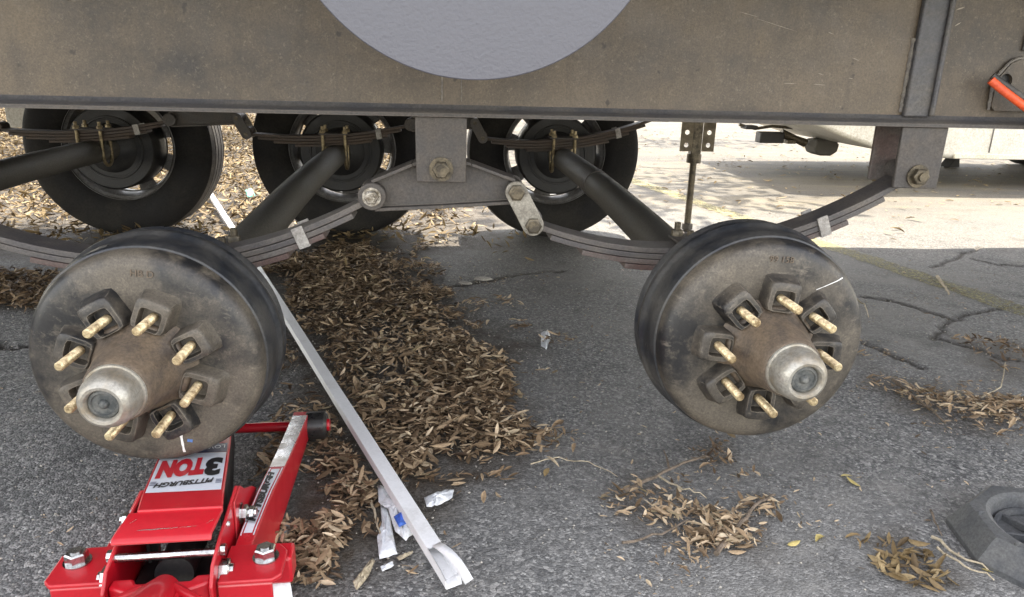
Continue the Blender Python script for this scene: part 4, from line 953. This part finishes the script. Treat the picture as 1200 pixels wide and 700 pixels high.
for k, (px, py, s_, lab) in enumerate(((520, 338, 7, 'leftmost of the pale stones along the crack between the drums'), (545, 333, 9, 'middle one of the pale stones along the crack between the drums'), (566, 328, 12, 'flat pale stone, largest along the crack between the drums'))):
    c = gnd(px, py); mb = MB(); r = s_*.0016; pr = [(0, .0)]; 
    vs = []; rs = np.random.default_rng(40+k); n = 9
    for q, (u, z) in enumerate(((1, 0), (.95, .35), (.55, .6))):
        for i in range(n): a = 2*PI*i/n; j = 1+.25*(rs.random()-.5); vs.append((1.7*r*u*j*math.cos(a), r*u*j*math.sin(a), r*z*.7))
    fs = [tuple(2*n+i for i in range(n))]+[(q*n+i, q*n+(i+1) % n, (q+1)*n+(i+1) % n, (q+1)*n+i) for q in (0, 1) for i in range(n)]
    mb.add(vs, fs); tag(obj('stone', mb, 'pale_stone', None, (c.x, c.y, .002), (0, 0, random.uniform(-.4, .4))), lab, 'stone', 'pale stones along the crack')

# twigs
def twig(pts, r, mat, label, fork=None):
    P = [gnd(*p, .006) for p in pts]; path = []
    for a, b in zip(P, P[1:]):
        for t in np.linspace(0, 1, 5)[:-1]: q = a.lerp(b, t); path.append(Vector((q.x+random.uniform(-.0015, .0015), q.y+random.uniform(-.0015, .0015), .008+random.uniform(0, .006))))
    path.append(P[-1]); c = path[0].copy(); c.z = 0; mb = MB(); n = len(path); r *= 1.35; mb.tube([p-c for p in path], [r*(1-.6*i/n) for i in range(n)], 7)
    o = obj('twig', mb, mat, None, c); tag(o, label, 'twig', 'twigs and straws on the asphalt')
    if fork:
        k, e = fork; b = path[k]-c; e = gnd(*e, .012)-c; mb = MB(); mb.tube([b, b.lerp(e, .5)+Vector((0, 0, .004)), e], [r*.7, r*.5, r*.3], 6); obj('side_shoot', mb, mat, o)
twig([(734, 578), (768, 562), (800, 545), (832, 536)], .0030, 'twig', 'long forked twig across the top of the small leaf clump', (6, (778, 528)))
twig([(838, 652), (862, 624), (884, 596), (908, 580)], .0034, 'twig', 'thick dark twig slanting over the right end of the small leaf clump')
twig([(730, 640), (775, 628), (812, 610)], .0018, 'twig', 'thin twig along the lower edge of the small leaf clump')
twig([(770, 560), (800, 575), (828, 584)], .0016, 'straw', 'pale straw near the middle of the small leaf clump')
twig([(1046, 448), (1075, 470), (1108, 496)], .0032, 'twig', 'dark stick lying along the leaf patch right of the right drum')
twig([(1150, 468), (1172, 455), (1178, 425)], .0016, 'straw', 'thin bent straw at the right end of the right leaf patch')
twig([(1092, 632), (1124, 655), (1158, 668)], .0020, 'straw', 'upper of two straws beside the black plastic pad')
twig([(1098, 645), (1130, 666), (1165, 680)], .0016, 'straw', 'lower of two straws beside the black plastic pad')
twig([(1090, 600), (1096, 618), (1104, 628)], .0016, 'twig', 'short hooked twig left of the black plastic pad')
twig([(622, 545), (655, 539), (690, 545), (724, 559)], .0010, 'straw', 'thin curved straw left of the small leaf clump')
twig([(1003, 352), (1012, 358), (1018, 372)], .0022, 'straw', 'short pale twig at the left end of the long crack')
twig([(1098, 325), (1106, 336), (1112, 345)], .0045, 'straw', 'pale stick crossing the worn yellow line')
twig([(372, 505), (388, 500), (392, 520)], .0030, 'twig', 'dark twig on leaves beside the jack roller')
twig([(436, 590), (440, 612), (446, 632)], .0018, 'straw', 'pale straw left of the flattened tube')

# single leaves lying apart from the drifts
labs = {}
singles = [(622, 522, 'leaf', 'tan leaf at the right tip of the big leaf drift'), (640, 556, 'leaf_pale', 'pair of pale leaf halves left of the small clump'), (1000, 568, 'leaf_yellow', 'yellow leaf lying alone below the right drum'), (991, 560, 'leaf_yellow', 'yellow leaf touching the lone one below the right drum'),
           (858, 513, 'leaf_pale', 'pale leaf right under the lower rim of the right drum'), (930, 640, 'leaf_yellow', 'small yellow leaf between the small clump and the thin scatter'), (960, 635, 'leaf_yellow', 'small yellow leaf nearest the thin scatter at lower right'), (650, 438, 'leaf_pale', 'pale crumb below the white paper scrap'),
           (1075, 640, 'leaf_pale', 'long pale leaf lying on the thin scatter at lower right'), (1160, 672, 'leaf_yellow', 'yellow leaf at the foot of the black plastic pad')]
for px, py, mt, lab in singles:
    c = gnd(px, py); L_ = np.array([random.uniform(.022, .036)]); o = leaf_cloud('fallen_leaf', np.array([[0, 0, .004]]), np.array([random.uniform(0, 6)]), np.array([.1]), np.array([.2]), L_, L_*.4, mt)
    o.location = (c.x, c.y, 0); tag(o, lab, 'leaf', 'single leaves on bare asphalt')

# ------------------------------------------------------------------ black plastic pad at lower right
pc = gnd(1205, 640); padr = thing('plastic_pad', 'dusty black octagonal plastic pad with round recess at lower right', 'pad', (pc.x+.022, pc.y-.022, 0), .16)
mb = MB(); n = 8; rings = [(.150, .0), (.150, .012), (.130, .046), (.124, .051), (.100, .051), (.092, .046), (.088, .020), (.050, .015), (.0, .015)]
n2 = 48; vs = []
for r, z in rings:
    for i in range(n2):
        a = 2*PI*i/n2; oc = math.cos(PI/8)/math.cos((a % (PI/4))-PI/8); k = 1 if r > .115 else 0
        rr_ = r*(oc if k else 1); vs.append((rr_*math.cos(a), rr_*math.sin(a), z))
fs = []
for q in range(len(rings)-1):
    for i in range(n2): j = (i+1) % n2; fs.append((q*n2+i, q*n2+j, (q+1)*n2+j, (q+1)*n2+i))
mb.add(vs, fs); obj('pad_body', mb, 'pad', padr, smooth=28)
mb = MB(); mb.lathe([(.083, .021), (.085, .030), (.080, .030), (.078, .021)], 40, Matrix.Rotation(PI/2, 4, 'X'), True); obj('inner_ring', mb, 'pad', padr).rotation_euler = (PI, 0, 0) if False else (0, 0, 0)
for k in range(4):
    a = k*PI/4+.3; mb = MB(); mb.box((0, 0, .022), (.158, .007, .014)); X = Matrix.Rotation(a, 4, 'Z'); mb.v = [tuple(X @ Vector(v)) for v in mb.v]; obj('spoke', mb, 'pad', padr, bevel=.002)
mb = MB(); mb.lathe([(0, .038), (.016, .038), (.020, .033), (.020, .016)], 24, Matrix.Rotation(PI/2, 4, 'X')); obj('centre_boss', mb, 'pad', padr)
for k in range(3):
    a = 2.6+k*.75; mb = MB(); mb.box((.112*math.cos(a), .112*math.sin(a), .053), (.010, .004, .006)); obj('moulded_tab', mb, 'pad', padr, bevel=.001)

# ------------------------------------------------------------------ white vehicle parked beyond, low tapered end towards us
VX, VY = 4.6, 5.7
wt = thing('parked_vehicle', 'white vehicle parked beyond the trailer, its low tapered end showing beside the right hanger', 'vehicle', (VX, VY, 0))
def vprof(k): return [(2.30-VX, .56), (2.42-VX, .47), (2.58-VX, .405), (2.80-VX, .325), (3.06-VX, .250), (3.35-VX, .215), (3.62-VX, .200), (5.01-VX, .200)]+[(5.45-VX-.44*math.cos(a), .30+.44*math.sin(a)) for a in np.linspace(.0, PI, 12)]+[(5.89-VX, .2), (7.1-VX, .24), (7.2-VX, .6), (7.1-VX, 1.02), (5.6-VX, 1.10), (2.5-VX, 1.12), (2.32-VX, .95)]
mb = MB(); mb.prism(vprof(0), -.80, .80, 'y'); body = obj('body', mb, 'white_body', wt, bevel=.03, seg=3)
mb = MB(); mb.box((4.0-VX, -.806, .222), (.80, .016, .034)); obj('sill_strip', mb, 'cream_trim', body, bevel=.004)
mb = MB(); mb.box((3.86-VX, -.803, .62), (.004, .010, .74)); obj('panel_seam', mb, 'rim', body)
mb = MB(); mb.prism([(3.9-VX, 1.10), (4.5-VX, 1.46), (5.7-VX, 1.48), (6.3-VX, 1.10)], -.62, .62, 'y'); obj('cabin', mb, 'white_body', wt, bevel=.05, seg=3)
for s in (-1, 1):
    mb = MB(); mb.prism([(4.1-VX, 1.13), (4.56-VX, 1.42), (5.62-VX, 1.43), (6.1-VX, 1.13)], s*.621, s*.628, 'y'); obj('side_window', mb, 'black_gloss', wt)
    for x in (5.45, 6.6):
        mb = MB(); mb.lathe([(.0, -.09), (.2, -.10), (.29, -.10), (.325, -.07), (.325, .07), (.29, .10), (.2, .10), (0, .09)], 36, Matrix.Translation((x-VX, s*.69, .325))); obj('wheel', mb, 'tyre', wt)
def V(px, py, Y=5.72): p = aty(px, py, Y); return Vector((p.x-VX, p.y-VY, p.z))
a = V(868, 150); b = V(905, 158); c = V(960, 172)
mb = MB(); mb.box(tuple(V(902, 161)), (.20, .10, .085)); mb.box(tuple(V(878, 149)), (.10, .12, .03)); obj('hitch_receiver', mb, 'black', wt, bevel=.008)
mb = MB(); mb.tube([V(915, 156), V(932, 163), V(944, 168)], [.035, .028, .034], 12); mb.box(tuple(V(925, 166)), (.07, .09, .03)); obj('hitch_link', mb, 'bolt', wt, bevel=.003)
p = V(960, 172); mb = MB(); mb.prism([(p.x-.10, p.z+.01), (p.x-.075, p.z-.045), (p.x-.03, p.z-.062), (p.x+.05, p.z-.062), (p.x+.10, p.z-.03), (p.x+.11, p.z+.03), (p.x+.05, p.z+.07), (p.x-.08, p.z+.06)], -.09, .09, 'y'); obj('muffler', mb, 'tube', wt, bevel=.012)
mb = MB(); mb.tube([V(866, 146), V(885, 151), V(905, 148), V(930, 150), V(955, 148)], .012, 8); mb.tube([V(955, 168), V(1000, 160), V(1060, 155)], .028, 10); obj('exhaust_pipe', mb, 'bolt', wt)

# a small chock on the ground beyond
g0 = gnd(1112, 196)
ch = obj('wheel_chock', MB().prism([(-.07, 0), (.07, 0), (.05, .09), (.02, .10)], -.05, .05, 'y'), 'black', None, (g0.x, g0.y, .004), (0, 0, .3), bevel=.006); tag(ch, 'small dark wheel chock on bright ground right of the end hanger', 'chock')

# white cover hung outside the far left wheel
p = aty(17, 190, 3.50); q = aty(263, 190, 3.50)
mb = MB(); mb.box(((p.x+q.x)/2, 0, .70), (q.x-p.x, .012, .56)); obj('tyre_cover', mb, 'white_body', trailer, (0, 3.50-TY, 0), bevel=.003)

# ------------------------------------------------------------------ oak whose limbs reach over the far lot above the frame; its sparse crown dapples the ground
def tree(x, y, label, n, seed, cx, cy, cz, rad):
    rs = np.random.default_rng(seed); t = thing('oak_tree', label, 'tree', (x, y, 0))
    mb = MB(); mb.tube([(0, 0, -.1), (.05, 0, 1.2), (.0, -.1, 2.6), (.2, -.2, 3.8)], [.36, .27, .23, .18], 14)
    for k in range(7):
        e = Vector((cx-x+rad[0]*(.9*rs.random()-.25), cy-y+rad[1]*(rs.random()*1.6-.8), cz+rs.uniform(-.4, .4)))
        mb.tube([(.1, -.1, 2.7+.15*k), (e.x*.35, e.y*.3, 4.4+.1*k), (e.x*.7, e.y*.75, cz-.1), tuple(e)], [.13, .09, .05, .02], 8)
    obj('trunk', mb, 'bark', t)
    cl = rs.normal(0, 1, (75, 3)); cl /= np.linalg.norm(cl, axis=1)[:, None]; cl *= (rs.random((75, 1))**.45)*np.array(rad); cl += np.array([cx-x, cy-y, cz])
    pos = cl[rs.integers(0, 75, n)]+rs.normal(0, 1, (n, 3))*np.array([.42, .26, .2]); L_ = rs.uniform(.09, .17, n)
    c = leaf_cloud('crown', pos, rs.uniform(0, 6.3, n), rs.normal(0, .6, n), rs.normal(0, .6, n), L_, L_*.5, 'leaf_green'); c.parent = t
tree(-9.4, 11.5, 'spreading oak beyond the far left wheel, its limbs reaching over the sunlit lot', 9000, 3, -1.2, 9.2, 5.2, (7.0, 4.2, .9))
